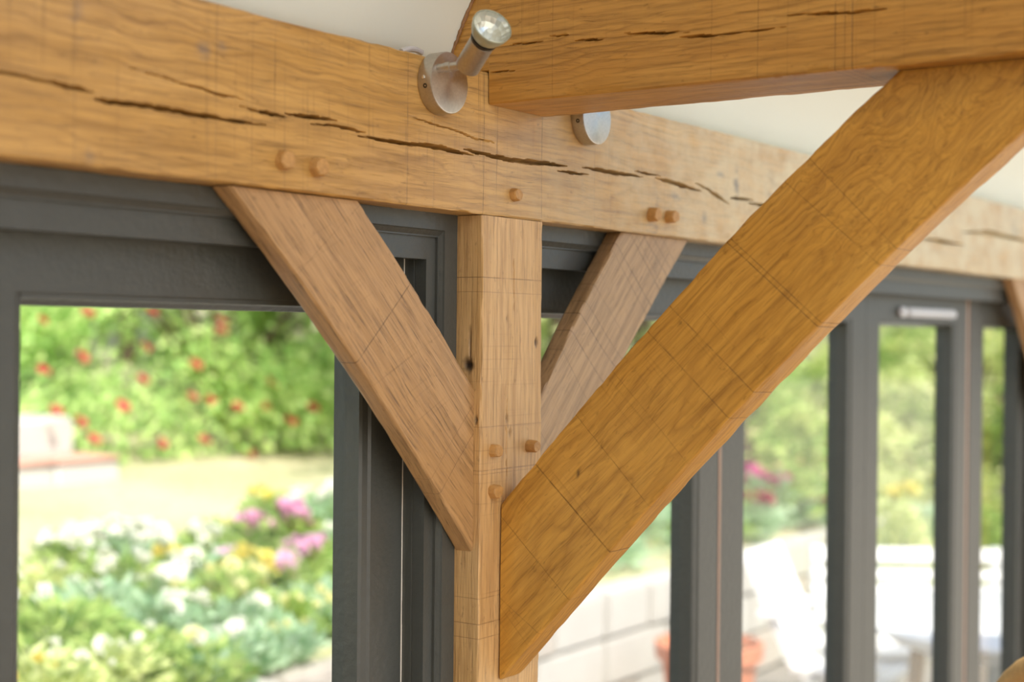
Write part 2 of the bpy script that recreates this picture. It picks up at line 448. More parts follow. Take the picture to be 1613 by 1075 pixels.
plate_cracks = [
    crk([(-60, 100, .0012), (0, 113, .0014), (63, 125, .0012), (88, 131, .0016), (123, 139.5, .0028), (146, 145, .0004)]),
    crk([(150, 156, .0004), (165, 159, .0022), (240, 168, .0026), (320, 182, .0026), (350, 187, .0014), (375, 190.5, .0018), (420, 197, .0003)]),
    crk([(205, 107, .0003), (260, 122, .0008), (310, 137, .001), (350, 149, .0016), (388, 156, .0003)], .012),
    crk([(380, 168, .0003), (405, 174, .0012), (430, 180, .0022), (452, 184, .0004)]),
    crk([(448, 178, .0004), (475, 182.5, .0024), (500, 185, .0022), (530, 190, .0003)]),
    crk([(486, 195, .0003), (525, 198, .0014), (552, 203, .0016), (578, 210, .0003)]),
    crk([(565, 214.5, .0004), (600, 220, .0016), (629, 225, .0028), (665, 228.5, .0024), (696, 232.6, .0026), (720, 239, .0024), (744, 245, .0003)]),
    crk([(730, 235, .0004), (760, 242, .0028), (800, 251, .003), (840, 256, .0036), (870, 258.5, .003), (892, 261.5, .0004)]),
    crk([(874, 269.5, .0003), (900, 272, .002), (928, 275.5, .0003)]),
    crk([(918, 263, .0004), (940, 267, .0026), (968, 272, .0032), (990, 275, .0026), (1011, 278.5, .0003)]),
    crk([(1000, 269.5, .0003), (1018, 273, .0024), (1040, 278, .0003)]),
    crk([(1033, 280, .0003), (1050, 285, .003), (1077, 292.5, .0036), (1105, 301, .0003)]),
    crk([(1094, 288, .0003), (1115, 297, .002), (1130, 309, .0036), (1149, 322, .0003)]),
    crk([(1150, 311.5, .0003), (1165, 313, .0034), (1186, 315.5, .0003)]),
    crk([(1178, 319.5, .0003), (1200, 323.5, .0028), (1225, 326, .0003)]),
    crk([(644, 182, .0003), (680, 194, .0009), (719, 206.5, .001), (752, 219, .0009), (788, 227, .0003)], .01),
    crk([(1450, 376, .0003), (1480, 380, .006), (1520, 386, .0003)]),
    crk([(1515, 366, .0003), (1560, 367, .007), (1590, 374, .006), (1640, 384, .0003)]),
]
vfine = sorted(set([0, .02, .05, .09, .14, .19] + list(np.round(np.linspace(.22, .80, 96), 4)) + [.82, .86, .9, .94, .97, 1]))
us_ = list(np.arange(-1.6, -.85, .02))+list(np.arange(-.85, .75, .004))+list(np.arange(.75, 1.5, .008))+list(np.arange(1.5, 3.25, .016))
sl = [(x, [(x, 0, PB), (x, 0, PT), (x, .15, PT), (x, .15, PB)]) for x in us_]
sx = lambda x, y, ru, rv, s: (0, float(PY(x, y)[0]), float(PY(x, y)[2]-PB), ru, rv, s)
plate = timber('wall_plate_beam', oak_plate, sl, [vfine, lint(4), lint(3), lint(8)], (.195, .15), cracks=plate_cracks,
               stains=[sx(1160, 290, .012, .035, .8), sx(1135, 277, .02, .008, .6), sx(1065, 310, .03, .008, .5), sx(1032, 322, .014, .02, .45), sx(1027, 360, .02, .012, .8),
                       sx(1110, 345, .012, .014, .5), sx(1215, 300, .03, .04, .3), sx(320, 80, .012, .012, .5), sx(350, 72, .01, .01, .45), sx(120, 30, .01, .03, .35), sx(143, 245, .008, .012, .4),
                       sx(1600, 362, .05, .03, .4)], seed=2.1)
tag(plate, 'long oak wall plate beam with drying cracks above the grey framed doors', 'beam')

# ---- post
def oakpost(name, X0, label, seed, knots=()):
    mt = oak('oak_'+name+str(int(seed)), lin(218, 180, 126), lin(200, 158, 98), lin(140, 98, 50), pith=(.05, .11), spacing=.004, warp=.024, saw=.45, ring=.4, seed=seed,
             lines=[(ZR+z, .0, .001, s) for z, s in ((.075, .5), (.055, .25), (-.13, .3), (-.19, .4), (-.195, .2), (-.40, .5), (-.42, .35), (-.365, .3), (-.235, .2))] if seed < 5 else ())
    zs = list(np.arange(0, 1.2, .05))+list(np.arange(1.2, PB-.0012, .004))+[PB-.0012]
    # front = room face, section order: front-left, front-right, back-right, back-left
    s_ = [(z, [(X0, 0, z), (X0+.15, 0, z), (X0+.15, .15, z), (X0, .15, z)]) for z in zs]
    o = timber(name, mt, s_, [lint(100), lint(12), lint(3), lint(90)], (.15, .15), knots=knots, seed=seed, ch=.002, wob=.0009,
               cracks=[([ZR+.03, ZR+.08, ZR+.13], [.078, .077, .074], [.0003, .001, .0003], .006), ([ZR-.2, ZR-.12, ZR-.07], [.062, .060, .062], [.0003, .0009, .0003], .006)])
    return tag(o, label, 'post')
kp = PX(738, 575, 0); kf = PY(845, 538)
post = oakpost('oak_post', 0.0, 'square oak post carrying the wall plate between the glazed doors', 3.0,
               knots=[(3, float(kp[2]), float(kp[1]), .009, .008, 1.0), (3, float(kp[2])+.025, .0+float(kp[1])-.002, .03, .0016, .7), (0, float(kf[2]), float(kf[0]), .007, .004, .85),
                      (3, ZR-.12, .008, .006, .003, .8), (0, ZR-.12, .062, .006, .003, .5), (0, ZR-.14, .07, .008, .003, .4), (0, ZR+.02, .06, .004, .0015, .5)])
post2 = oakpost('oak_post', 2.98, 'far oak post past the right hand glazed doors', 9.0)

# ---- tie beam
TB, TT = ZR+.3112, ZR+.545
X0, X1 = .0095, .149
def tie_crk(pts, dep=.015):
    q = [PX(x, y, X0) for x, y, w in pts]
    o_ = sorted([(-p[1], p[2]-TB, w) for p, (_, _, w) in zip(q, pts)])
    return ([a for a, b, c in o_], [b for a, b, c in o_], [c for a, b, c in o_], dep)
tie_cracks = [tie_crk(p) for p in (
    [(795, 71, .0003), (820, 69, .001), (851, 66, .0003)], [(855, 57.7, .0003), (880, 56, .0012), (907, 55, .0003)],
    [(906, 64, .0003), (930, 63, .0013), (955, 62.5, .0003)], [(985, 53, .0003), (1030, 52, .0014), (1082, 51, .0003)],
    [(768, 113.5, .0006), (785, 112.5, .0008), (810, 111.6, .0003)], [(1070, 58.5, .0003), (1100, 57, .0018), (1129, 55, .0008), (1192, 48, .0008), (1235, 43, .0003)],
    [(1242, 24, .0003), (1296, 22, .0014), (1350, 19, .001), (1395, 15, .0003)])]
oak_tie = oak('oak_tie', lin(206, 156, 78), lin(188, 132, 54), lin(122, 80, 28), pith=(.34, .03), spacing=.0105, warp=.05, saw=.3, ring=.6, seed=5.1, pore=.4,
              lines=[(float(-PX(x, 90, X0)[1]), 0, .0012, s) for x, s in ((1193, .3), (1315, .45), (1330, .3), (1342, .5), (870, .2), (1120, .2), (1240, .15))])
ys = [-.075, -.05, -.03, -.01, .0018, .0022]+list(np.arange(.005, .9, .005))+list(np.arange(.92, 4.9, .08))
sl = []
for y_ in ys:   # u = distance into the room
    b = TB if y_ > .002 else PT+.0008
    sl.append((y_, [(X0, -y_, b), (X0, -y_, TT), (X1, -y_, TT), (X1, -y_, b)]))
tie = timber('tie_beam', oak_tie, sl, [sorted(set(lint(30)+list(np.linspace(.05, .75, 110)))), lint(3), lint(3), lint(12)], (TT-TB, .14), cracks=tie_cracks, seed=4.4)
tag(tie, 'golden oak tie beam running from the wall plate into the room overhead', 'beam')

# ---- braces
def curve_pts(pts, n):
    pts = np.array(pts, float); t = np.linspace(0, 1, len(pts))
    c = [np.polyfit(t, pts[:, i], 2) for i in range(2)]
    # keep the ends exact
    tt = np.linspace(0, 1, n); q = np.stack([np.polyval(c[i], tt) for i in range(2)], 1)
    e0 = pts[0]-q[0]; e1 = pts[-1]-q[-1]
    return q+(1-tt)[:, None]*e0+tt[:, None]*e1
def brace_axes(up, lo):
    o_ = np.array(lo[0], float); m0 = (np.array(up[0])+np.array(lo[0]))/2; m1 = (np.array(up[-1])+np.array(lo[-1]))/2
    ax = (m1-m0)/np.linalg.norm(m1-m0); pe = np.array([-ax[1], ax[0]])
    if pe[1] < 0: pe = -pe
    return o_, ax, pe
def brace(name, mat, up, lo, plane, a, b, label, seed, n=150, cracks=(), knots=(), stains=(), wob=.0008, width=.17):
    """up/lo: upper & lower edge polylines (foot to head) in the plane's own (s, z); plane 'Y' (s=X) or 'X' (s=Y); a..b thickness"""
    U_ = curve_pts(up, n); L_ = curve_pts(lo, n)
    mid = (U_+L_)/2; uu = np.concatenate([[0], np.cumsum(np.linalg.norm(np.diff(mid, axis=0), axis=1))])
    mk = (lambda s, z, t: (s, t, z)) if plane == 'Y' else (lambda s, z, t: (t, s, z))
    s_ = [(uu[i], [mk(*L_[i], a), mk(*U_[i], a), mk(*U_[i], b), mk(*L_[i], b)]) for i in range(n)]
    o_, ax, pe = brace_axes(up, lo); si = 0 if plane == 'Y' else 1; ti = 1-si
    def gfn(P, G):
        q = np.stack([P[..., si], P[..., 2]], -1)-o_
        return np.stack([q@ax, q@pe, np.abs(P[..., ti]-a)], -1)
    o = timber(name, mat, s_, [lint(60), lint(12), lint(3), lint(12)], (width, abs(b-a)), seed=seed, knots=knots, stains=stains, cracks=cracks, wob=wob, edge=.002, gfn=gfn)
    return tag(o, label, 'brace')
def kerf(up, lo, plane, off, p, q, w, s):
    """saw kerf through two pixels on the brace face -> (u, slope, halfwidth, strength) in its grain coordinates"""
    o_, ax, pe = brace_axes(up, lo)
    g = (lambda z: PY(*z, off)[[0, 2]]) if plane == 'Y' else (lambda z: PX(*z, off)[[1, 2]])
    A_ = g(p)-o_; B_ = g(q)-o_; ua, ub, va, vb = A_@ax, B_@ax, A_@pe, B_@pe
    k = -(ub-ua)/(vb-va); return (float(ua+k*va), float(k), w, s)
BF = .012
pl = lambda x, y, Y=BF: (float(PY(x, y, Y)[0]), float(PY(x, y, Y)[2]))
lb_lo = [(0.0, ZR-.3005), (-.0642, ZR-.2259), (-.1463, ZR-.1369), (-.2328, ZR-.0536), (-.3175, ZR+.0311), (-.4043, ZR+.1055), (-.4640, PB-.0008)]
lb_up = [(0.0, ZR-.0771), (-.0674, ZR-.0059), (-.1226, ZR+.0475), (-.1882, ZR+.1099), (-.2440, PB-.0008)]
rb_lo = [(.15, ZR-.285), (.3601, ZR-.0742), (.4084, ZR-.0348), (.4685, ZR+.0216), (.5637, ZR+.1026), (.6190, PB-.0008)]
rb_up = [(.15, ZR-.118), (.1762, ZR-.0889), (.2129, ZR-.0333), (.2738, ZR+.0337), (.3376, ZR+.1038), (.3948, PB-.0008)]
oak_lb = oak('oak_left_brace', lin(198, 158, 108), lin(178, 138, 88), lin(122, 88, 50), pith=(.20, .05), spacing=.0045, warp=.02, saw=.3, sawk=.35, ring=.3, pore=.75, seed=7.7,
             lines=[kerf(lb_up, lb_lo, 'Y', BF, *l) for l in (((647, 446), (585, 538), .0014, .55), ((743, 688), (702, 761), .001, .4), ((735, 655), (690, 735), .001, .25), ((560, 330), (470, 430), .001, .2))], mottle=.35)
lbr = brace('knee_brace', oak_lb, lb_up, lb_lo, 'Y', BF, .0417, 'flat brown oak knee brace left of the post over the large door pane', 3.3)
oak_rb = oak('oak_right_brace', lin(192, 160, 118), lin(170, 138, 98), lin(112, 86, 56), pith=(.2, .05), spacing=.004, warp=.016, saw=.3, sawk=.0, ring=.35, pore=.6, seed=9.1,
             lines=[kerf(rb_up, rb_lo, 'Y', BF, *l) for l in (((972, 386), (1022, 477), .0016, .6), ((968, 400), (1000, 462), .0013, .4), ((996, 375), (1036, 452), .0016, .55), ((1003, 374), (1040, 445), .0012, .35), ((1016, 376), (1052, 438), .0016, .5), ((1030, 377), (1058, 428), .0014, .45), ((1044, 378), (1066, 420), .0013, .35), ((914, 495), (940, 535), .0016, .5), ((926, 480), (975, 560), .0013, .4), ((898, 518), (925, 562), .0016, .5), ((884, 548), (905, 590), .0013, .35), ((940, 455), (990, 540), .0011, .25))], mottle=.35)
rbr = brace('knee_brace', oak_rb, rb_up, rb_lo, 'Y', BF, .0417, 'pale saw-marked oak knee brace behind the large brace right of the post', 5.3)
oak_fb = oak('oak_far_brace', lin(198, 158, 108), lin(178, 138, 88), lin(122, 88, 50), seed=17.7)
fbr = brace('knee_brace', oak_fb, [(x+2.98, z) for x, z in lb_up], [(x+2.98, z) for x, z in lb_lo], 'Y', BF, .0417,
            'oak knee brace of the far post at the right edge', 6.1, n=60)
# large brace to the tie beam, plane X
bx0, bx1 = .046, .102
bb_up = [(-.003, ZR-.239), (-.0664, ZR-.165), (-.117, ZR-.1068), (-.214, ZR-.0077), (-.3325, ZR+.1016), (-.3928, ZR+.1646), (-.4754, ZR+.2322), (-.5416, ZR+.2916), (-.5655, TB-.0008)]
bb_lo = [(-.003, ZR-.4829), (-.1757, ZR-.2901), (-.2905, ZR-.1716), (-.4882, ZR+.0333), (-.6154, ZR+.1464), (-.7108, ZR+.2254), (-.815, TB-.0008)]
bl = [kerf(bb_up, bb_lo, 'X', bx0, p, q, w, s*.85) for p, q, w, s in (((864, 756), (957, 867), .0015, .75), ((944, 700), (1021, 796), .001, .4), ((835, 871), (892, 941), .001, .45), ((815, 968), (842, 993), .001, .3),
      ((1076, 504), (1170, 601), .0013, .5), ((1075, 581), (1147, 658), .0013, .5), ((1150, 387), (1287, 514), .0013, .6), ((1160, 385), (1297, 512), .0013, .45), ((1270, 245), (1400, 380), .0012, .4), ((1240, 290), (1365, 400), .0012, .35), ((1010, 640), (1075, 720), .001, .25))]
oak_bb = oak('oak_big_brace', lin(214, 162, 72), lin(196, 140, 50), lin(136, 88, 26), pith=(.075, .10), spacing=.0062, warp=.04, saw=.3, ring=.5, pore=.4, seed=11.9, lines=bl,
             burr=(.93, .10, .42, .075), mottle=.45)
bbr = brace('arch_brace', oak_bb, bb_up, bb_lo, 'X', bx0, bx1, 'large golden oak brace rising from the post to the tie beam', 8.8, n=220,
            knots=[(0, .20, .11, .004, .003, .7), (0, .47, .14, .003, .003, .5)], wob=.0011)

# ---- pegs
def peg(parent, at, nrm, rad, ln, seed):
    r_ = random.Random(seed); n = 9
    mb = MB(); ang = [2*math.pi*(k+r_.uniform(-.25, .25))/n for k in range(n)]
    rr = [rad*r_.uniform(.9, 1.08) for _ in range(n)]
    vs_ = []
    for d, s, tl in ((-.004, 1.05, 0), (0, 1.03, 0), (ln*.85, .95, .1), (ln, .82, .12)):
        for k in range(n):
            q = (rr[k]*s*math.cos(ang[k]), rr[k]*s*math.sin(ang[k]))
            vs_.append((at[0]+q[0], at[1]-d-(q[0]*tl if d > 0 else 0), at[2]+q[1]))
    fs_ = [tuple(range(3*n, 4*n))]
    for i in range(3):
        for k in range(n): fs_.append((i*n+k, i*n+(k+1) % n, (i+1)*n+(k+1) % n, (i+1)*n+k))
    mb.add(vs_, fs_)
    return mb.build('peg', M['peg'], parent, smooth=30)
for i, (x, y, r_, l_, par) in enumerate(((444, 253, .0115, .012, plate), (496, 263, .0115, .013, plate), (808, 307, .0095, .011, plate), (1024, 339, .0115, .016, plate), (1052, 342, .0115, .016, plate),
                               (776, 710, .0095, .012, post), (832, 703, .0095, .016, post), (776, 774, .0100, .012, post))):
    peg(par, PY(x, y, 0), None, r_, l_, i*3+1)

# =================================================================== SETTING: ceiling, floor, walls
def strip_sheet(name, prof, xa, xb, mat, nx=2, thick=None, kind='structure', jitter=0):
    """profile in (Y,Z), extruded along X"""
    v = []; f = []; xs = np.linspace(xa, xb, nx); m = len(prof)
    for x in xs:
        for (y, z) in prof: v.append((x, y, z))
    for i in range(nx-1):
        for j in range(m-1): f.append((i*m+j, (i+1)*m+j, (i+1)*m+j+1, i*m+j+1))
    me = bpy.data.meshes.new(name); me.from_pydata(v, [], f); me.update()
    me.shade_smooth()
    o = link(name, me, mat)
    if thick:
        s = o.modifiers.new('solid', 'SOLIDIFY'); s.thickness = thick; s.offset = 1
    return tag(o, kind=kind)
cprof = [(.086, ZR+.3565), (.070, ZR+.372), (.062, ZR+.387), (.0535, ZR+.406), (.043, ZR+.4286), (.027, ZR+.457), (-.01, ZR+.505), (-.07, ZR+.565), (-.16, ZR+.64), (-.30, ZR+.74), (-.6, ZR+.94), (-1.2, ZR+1.33), (-2.4, ZR+2.11)]
top_ = [(-2.4, ZR+2.33), (.0, ZR+.74), (.18, ZR+.58), (.18, ZR+.3565)]
mb = MB(); prof = cprof+top_
mb.extrude([(y, z) for y, z in prof], -4.6, 3.25, lambda p, t: (t, p[0], p[1]))
ceil_o = mb.build('ceiling', M['plaster'], None, smooth=40)
tag(ceil_o, kind='structure')
# ragged plaster edge where the ceiling is trimmed against the tie beam
mb = MB(); q = []
for i, (y, z) in enumerate([(.0700, .371), (.0635, .384), (.0535, .406), (.043, .4286), (.027, .457), (.008, .482), (-.012, .506)]): q.append((y, ZR+z))
qq = []
for i in range(len(q)-1):
    for k in range(6):
        t_ = k/6; qq.append((q[i][0]*(1-t_)+q[i+1][0]*t_, q[i][1]*(1-t_)+q[i+1][1]*t_))
mb.tube([(X0-.0015, y-.0012+random.uniform(-.0012, .0012), z-.001+random.uniform(-.001, .001)) for y, z in qq], [random.uniform(.0016, .0032) for _ in qq], 6)
mb.build('plaster_edge', plain('ragged_edge', lin(150, 112, 76), .95, 0, .4, 200, .5, 300), ceil_o, smooth=60)

lw = MB().box((-40, -60, -.25), (60, -5.2, -.12)).build('ground_front', plain('bounce_gravel', lin(196, 186, 166), .95, 0, .1, 3)); tag(lw, kind='structure')  # unseen ground, added pale to bounce light up into the room
lw2 = MB().box((3.27, -5.2, -.25), (60, .15, -.16)).box((14.0, .15, -.25), (60, 2.6, -.16)).build('ground_side', plain('side_gravel', lin(186, 178, 160), .95, 0, .1, 3)); tag(lw2, kind='structure')
fl = MB().box((-4.6, -4.9, -.06), (3.25, .16, 0)).build('floor', M['floorwood']); tag(fl, kind='structure')
wl_ = MB().box((-4.7, -4.9, 0), (-4.6, .15, ZR+2.3)).build('wall_left', M['wall_paint']); tag(wl_, kind='structure')

# =================================================================== GLAZED DOORS
LF = .09                      # leaf front plane
LT = ZR+.105                  # leaf top (behind the head board)
GH = ZR+.0236                 # glass head
def leaf(parent, xa, xb, ga, gb, zb=.02, pane=True):
    """one door leaf: stiles, rails, bead mouldings, pane; glass opening ga..gb (front edges of stiles)"""
    W = .018
    for s, (p, q) in (('L', (xa, ga)), ('R', (gb, xb))):
        if s == 'R':
            prof = [(p+W, LF), (q, LF), (q, LF+.05), (p, LF+.05), (p, LF+.006), (p+W*.25, LF+.004), (p+W*.8, LF+.003)]
        else:
            prof = [(p, LF), (q-W*.6, LF), (q-W*.4, LF+.003), (q-.002, LF+.004), (q, LF+.006), (q, LF+.05), (p, LF+.05)]
        MB().extrude(prof, zb, GH+.0135, lambda r, t: (r[0], r[1], t)).build('stile', M['paint'], parent)
    # top rail with bead
    MB().box((xa, LF, GH+.0135), (xb, LF+.05, LT)).build('top_rail', M['paint'], parent)
    prof = [(LF+.004, GH+.0135), (LF+.004, GH+.007), (LF+.010, GH+.0055), (LF+.022, GH), (LF+.049, GH), (LF+.049, GH+.0135)]
    MB().extrude(prof, ga-.001, gb+.001, lambda r, t: (t, r[0], r[1])).build('glazing_bead', M['paint'], parent)
    MB().box((ga-.001, LF+.001, zb), (gb+.001, LF+.049, zb+.16)).build('bottom_rail', M['paint'], parent)
    if pane:
        MB().box((ga-.004, LF+.0285, zb+.15), (gb+.004, LF+.0325, GH+.004)).build('pane', M['glass'], parent)
def frame_head(parent, xa, xb):
    prof = [(.042, PB-.0004), (.042, ZR+.138), (.0445, ZR+.1365), (.050, ZR+.1305), (.0500, ZR+.1285), (.0545, ZR+.1285), (.0545, ZR+.098), (.074, ZR+.098), (.074, ZR+.101), (.088, ZR+.101), (.088, ZR+.108), (.14, ZR+.108), (.14, PB-.0004)]
    MB().extrude(prof, xa, xb, lambda r, t: (t, r[0], r[1])).build('frame_head', M['paint'], parent)
def frame_jamb(parent, x0, sgn):
    # sgn -1: jamb lies on the -X side of x0
    prof = [(0.0004, .042), (.0287, .042), (.0295, .0445), (.0325, .050), (.034, .050), (.034, .0545), (.0533, .0545), (.0533, .074), (.0515, .0745), (.0533, .0755), (.0533, .14), (.0004, .14)]
    MB().extrude(prof, .0, PB-.0006, lambda r, t: (x0+sgn*r[0], r[1]+.0002, t)).build('frame_jamb', M['paint'], parent)
def seal(parent, xa, xb, mat, y=LF+.004):
    mb = MB(); n = 60
    zs = np.linspace(.05, LT-.004, n)
    for i in range(n-1):
        a = xa+random.uniform(0, .0006); b = xb-random.uniform(0, .0006)
        mb.add([(a, y, zs[i]), (b, y, zs[i]), (b, y, zs[i+1]), (a, y, zs[i+1]), (a, y+.006, zs[i]), (b, y+.006, zs[i]), (b, y+.006, zs[i+1]), (a, y+.006, zs[i+1])],
               [(0, 1, 2, 3), (7, 6, 5, 4), (0, 3, 7, 4), (1, 5, 6, 2)])
    mb.build('weather_seal', mat, parent)

w1 = empty('window_1', (0, 0, 0)); tag(w1, kind='structure')
frame_head(w1, -2.6, -.0004); frame_jamb(w1, 0, -1)
leaf(w1, -.775, -.0575, -.675, -.1415)
leaf(w1, -1.50, -.779, -1.40, -.86)
seal(w1, -.0572, -.0536, M['seal'], LF+.001)
w2 = empty('window_2', (0, 0, 0)); tag(w2, kind='structure')
frame_head(w2, .1504, 2.98); frame_jamb(w2, .15, 1); frame_jamb(w2, 2.98, -1)
leaf(w2, .2075, .894, .262, .800)
seal(w2, .8943, .9042, M['seal_tan'], LF-.001)
leaf(w2, .9045, 1.637, 1.0144, 1.535)
leaf(w2, 1.6385, 2.366, 1.73, 2.26)
seal(w2, 2.3663, 2.391, M['seal_tan'], LF+.002)
leaf(w2, 2.3933, 2.924, 2.523, 2.874)
# trickle vent on the third leaf
va = PY(1413, 493, LF); vb = PY(1500, 494, LF)
vz = (va[2]+vb[2])/2-.0005
vent = MB().box((va[0]+.055, LF-.014, vz-.0115), (vb[0], LF, vz+.0115)).build('trickle_vent', M['plastic_vent'], w2, smooth=40, bevel=.005, seg=3)
ec = MB().box((va[0], LF-.014, vz-.0125), (va[0]+.045, LF, vz+.0125)).build('end_cap', M['plastic_vent'], vent, smooth=40, bevel=.005, seg=3)
nb = MB().box((va[0]+.044, LF-.010, vz-.009), (va[0]+.056, LF, vz+.009)).build('coupling', M['slab'], vent)

# =================================================================== SPOTLIGHTS
def frame_to(axis, at):
    z = Vector(axis).normalized(); x = Vector((0, 0, 1)).cross(z)
    if x.length < 1e-4: x = Vector((1, 0, 0))
    x.normalize(); y = z.cross(x); m_ = Matrix.Identity(4)
    for i in range(3): m_[i][0] = x[i]; m_[i][1] = y[i]; m_[i][2] = z[i]; m_[i][3] = at[i]
    return m_
def spotlight(loc, label, arm0, arm1, axis):
    """loc = centre of base on the beam face; all other points relative to it"""
    root = empty('wall_spotlight', loc); tag(root, label, 'spotlight', 'steel spotlights on the wall plate')
    Mb = frame_to((0, -1, 0), (0, 0, 0))
    base = MB().lathe([(.0385, 0), (.040, .0008), (.040, .0205), (.0393, .0218), (.0378, .0222), (0, .0222)], 64).build('base', M['steel'], root, smooth=30)
    base.matrix_local = Mb
    for k, (aa, zz) in enumerate(((176, .010), (192, .012))):      # grub screw and slot on the rim
        a_ = math.radians(aa); d = Vector((math.cos(a_), 0, math.sin(a_)))
        MB().lathe([(.0026, -.001), (.0026, .0012), (.0016, .0018), (0, .0018)] if k == 0 else [(.0032, -.001), (.0032, .0004), (.002, .0004), (0, -.0002)], 12,
                   frame_to(d, (.0398*math.cos(a_), -zz, .0398*math.sin(a_)))).build('grub_screw' if k == 0 else 'slot', M['chrome'] if k == 0 else M['black'], root, smooth=30)
    a0 = Vector(arm0); a1 = Vector(arm1); dv = (a1-a0)
    arm = MB().tube([a0, a0+dv*.25, a0+dv*.25], [.0062, .0055, .0055], 16).tube([a0+dv*.25, a0+dv*.25, a0+dv*.42, a0+dv*.42], [.0055, .0068, .0068, .0052], 16).tube([a0+dv*.42, a1+dv*.35], .0056, 16).build('arm', M['steel'], root, smooth=35)
    ax = Vector(axis).normalized(); st = a1
    H = frame_to(ax, st)
    hold = MB().lathe([(0, -.006), (.0140, -.006), (.0162, -.004), (.0162, .046), (.0150, .047), (.0150, .048)], 40).build('lamp_holder', M['steel'], root, smooth=30)
    hold.matrix_local = H
    col_ = MB().lathe([(.0145, .0475), (.0172, .0475), (.0185, .053), (.0150, .053)], 36).build('collar', M['black'], root, smooth=30); col_.matrix_local = H
    bulb = empty('bulb'); bulb.parent = root
    sh = MB().lathe([(.0165, .0530), (.0205, .058), (.0240, .067), (.0256, .0735), (.0256, .0755), (.0247, .0763), (.0240, .0755), (.0238, .0745)], 48, None, False).build('glass_rim', M['rim'], bulb, smooth=40); sh.matrix_local = H
    # faceted reflector
    mb = MB(); n = 36; rings = [(.0238, .0750), (.0215, .0690), (.0175, .0630), (.0120, .0585), (.0060, .056)]
    vs_ = []
    for i, (r, z) in enumerate(rings):
        for k in range(n):
            a_ = 2*math.pi*(k+.5*(i % 2))/n; rr = r*(1+.02*(k % 2)); vs_.append((rr*math.cos(a_), rr*math.sin(a_), z))
    fs_ = []
    for i in range(len(rings)-1):
        for k in range(n):
            a_, b_, c_, d_ = i*n+k, i*n+(k+1) % n, (i+1)*n+(k+1) % n, (i+1)*n+k
            fs_ += [(a_, b_, d_), (b_, c_, d_)]
    fs_.append(tuple(range((len(rings)-1)*n, len(rings)*n)))
    ref = mb.add(vs_, fs_).build('reflector', M['reflector'], bulb); ref.matrix_local = H
    MB().lathe([(.0052, .056), (.0056, .062), (.004, .067), (0, .068)], 16).build('capsule', M['capsule'], bulb, smooth=50).matrix_local = H
    MB().lathe([(.0240, .0752), (.0240, .0758), (.012, .0768), (0, .0771)], 40).build('lens', M['glass'], bulb, smooth=50).matrix_local = H
    return root
M['rim'] = plain('bulb_rim', lin(170, 176, 158), .15, .3, .05)
M['reflector'] = plain('bulb_reflector', (.8, .8, .77), .3, 1.0, .02)
M['capsule'] = plain('bulb_capsule', lin(240, 240, 232), .2)
c1 = PY(708.6, 130.5, -.022); c1 = Vector((c1[0], 0, c1[2]))
a0 = Vector(PY(691, 108, -.022))-c1; a1 = Vector(PY(739, 101, -.070))-c1
axis = RIGHT*.40-DOWN*.47-FWD*.79
spotlight(c1, 'brushed steel spotlight with tilted bulb left of the tie beam', a0, a1, axis)
spotlight(Vector((PY(941, 190, -.022)[0], 0, c1[2])), 'brushed steel spotlight base peeking out under the tie beam', a0+Vector((0, 0, .004)), a1+Vector((-.004, 0, .016)), axis)
# lit-less bit of cable end on top of the plate behind the lamp
cb = MB().tube([PY(632, 86, .03), PY(645, 82, .03), PY(655, 83, .03), PY(664, 88, .03)], .004, 8).build('cable', M['plastic_vent'])
tag(cb, 'grey cable loop on top of the plate beside the spotlight', 'cable')
cb.location.z = .004

# =================================================================== GARDEN
TZ = -.15
def ground_z(x, y):
    x = np.asarray(x, float); y = np.asarray(y, float)
    z = np.interp(y, [2.5, 2.8, 4.6, 8, 11, 16, 24, 40], [.50, .54, .72, .86, 1.25, 2.4, 4.6, 8])
    far = np.clip((x-13)/14, 0, 1); z = z+far*far*2.6
    return z
# lawn and hillside
xs = np.concatenate([np.arange(-12, 14, .5), np.arange(14, 46, 1.5)]); ysg = np.concatenate([np.arange(2.55, 12, .35), np.arange(12, 41, 1.5)])
XX, YY = np.meshgrid(xs, ysg); ZZ = ground_z(XX, YY)+vnoise(XX*1.3, YY*1.3)*.06*np.clip((YY-2.7), 0, 1)
nv = XX.size; idx = np.arange(nv).reshape(XX.shape)
f = np.stack([idx[:-1, :-1], idx[:-1, 1:], idx[1:, 1:], idx[1:, :-1]], -1).reshape(-1, 4)
me = bpy.data.meshes.new('ground'); me.from_pydata(np.stack([XX, YY, ZZ], -1).reshape(-1, 3).tolist(), [], f.tolist()); me.shade_smooth()
t = NT('dry_lawn'); co = t.n('ShaderNodeTexCoord').outputs['Object']
g1 = t.noise(co, .9, 4); g2 = t.noise(co, 25, 3)
colr = t.mix(t.mapr(g1, .35, .65), lin(164, 164, 126), lin(190, 176, 150))
colr = t.mix(t.mapr(g2, .45, .7, 0, .5), colr, lin(128, 146, 78))
t.principled(Base_Color=colr, Roughness=.95)
gr = link('ground', me, t.m); tag(gr, kind='structure')
# terrace slabs
ter = empty('floor_terrace', (0, 0, TZ)); tag(ter, kind='structure')
MB().box((-4, .16, -.2), (14, 2.5, -.03)).build('bedding', M['soil'], ter)
for i in range(32):
    for j in range(4):
        o = MB().box((-2.0+i*.5+.005, .18+j*.58+.005, -.03), (-1.5+i*.5-.005, .76+j*.58-.005, random.uniform(-.003, .003))).build('paving_slab', M['slab'], ter)
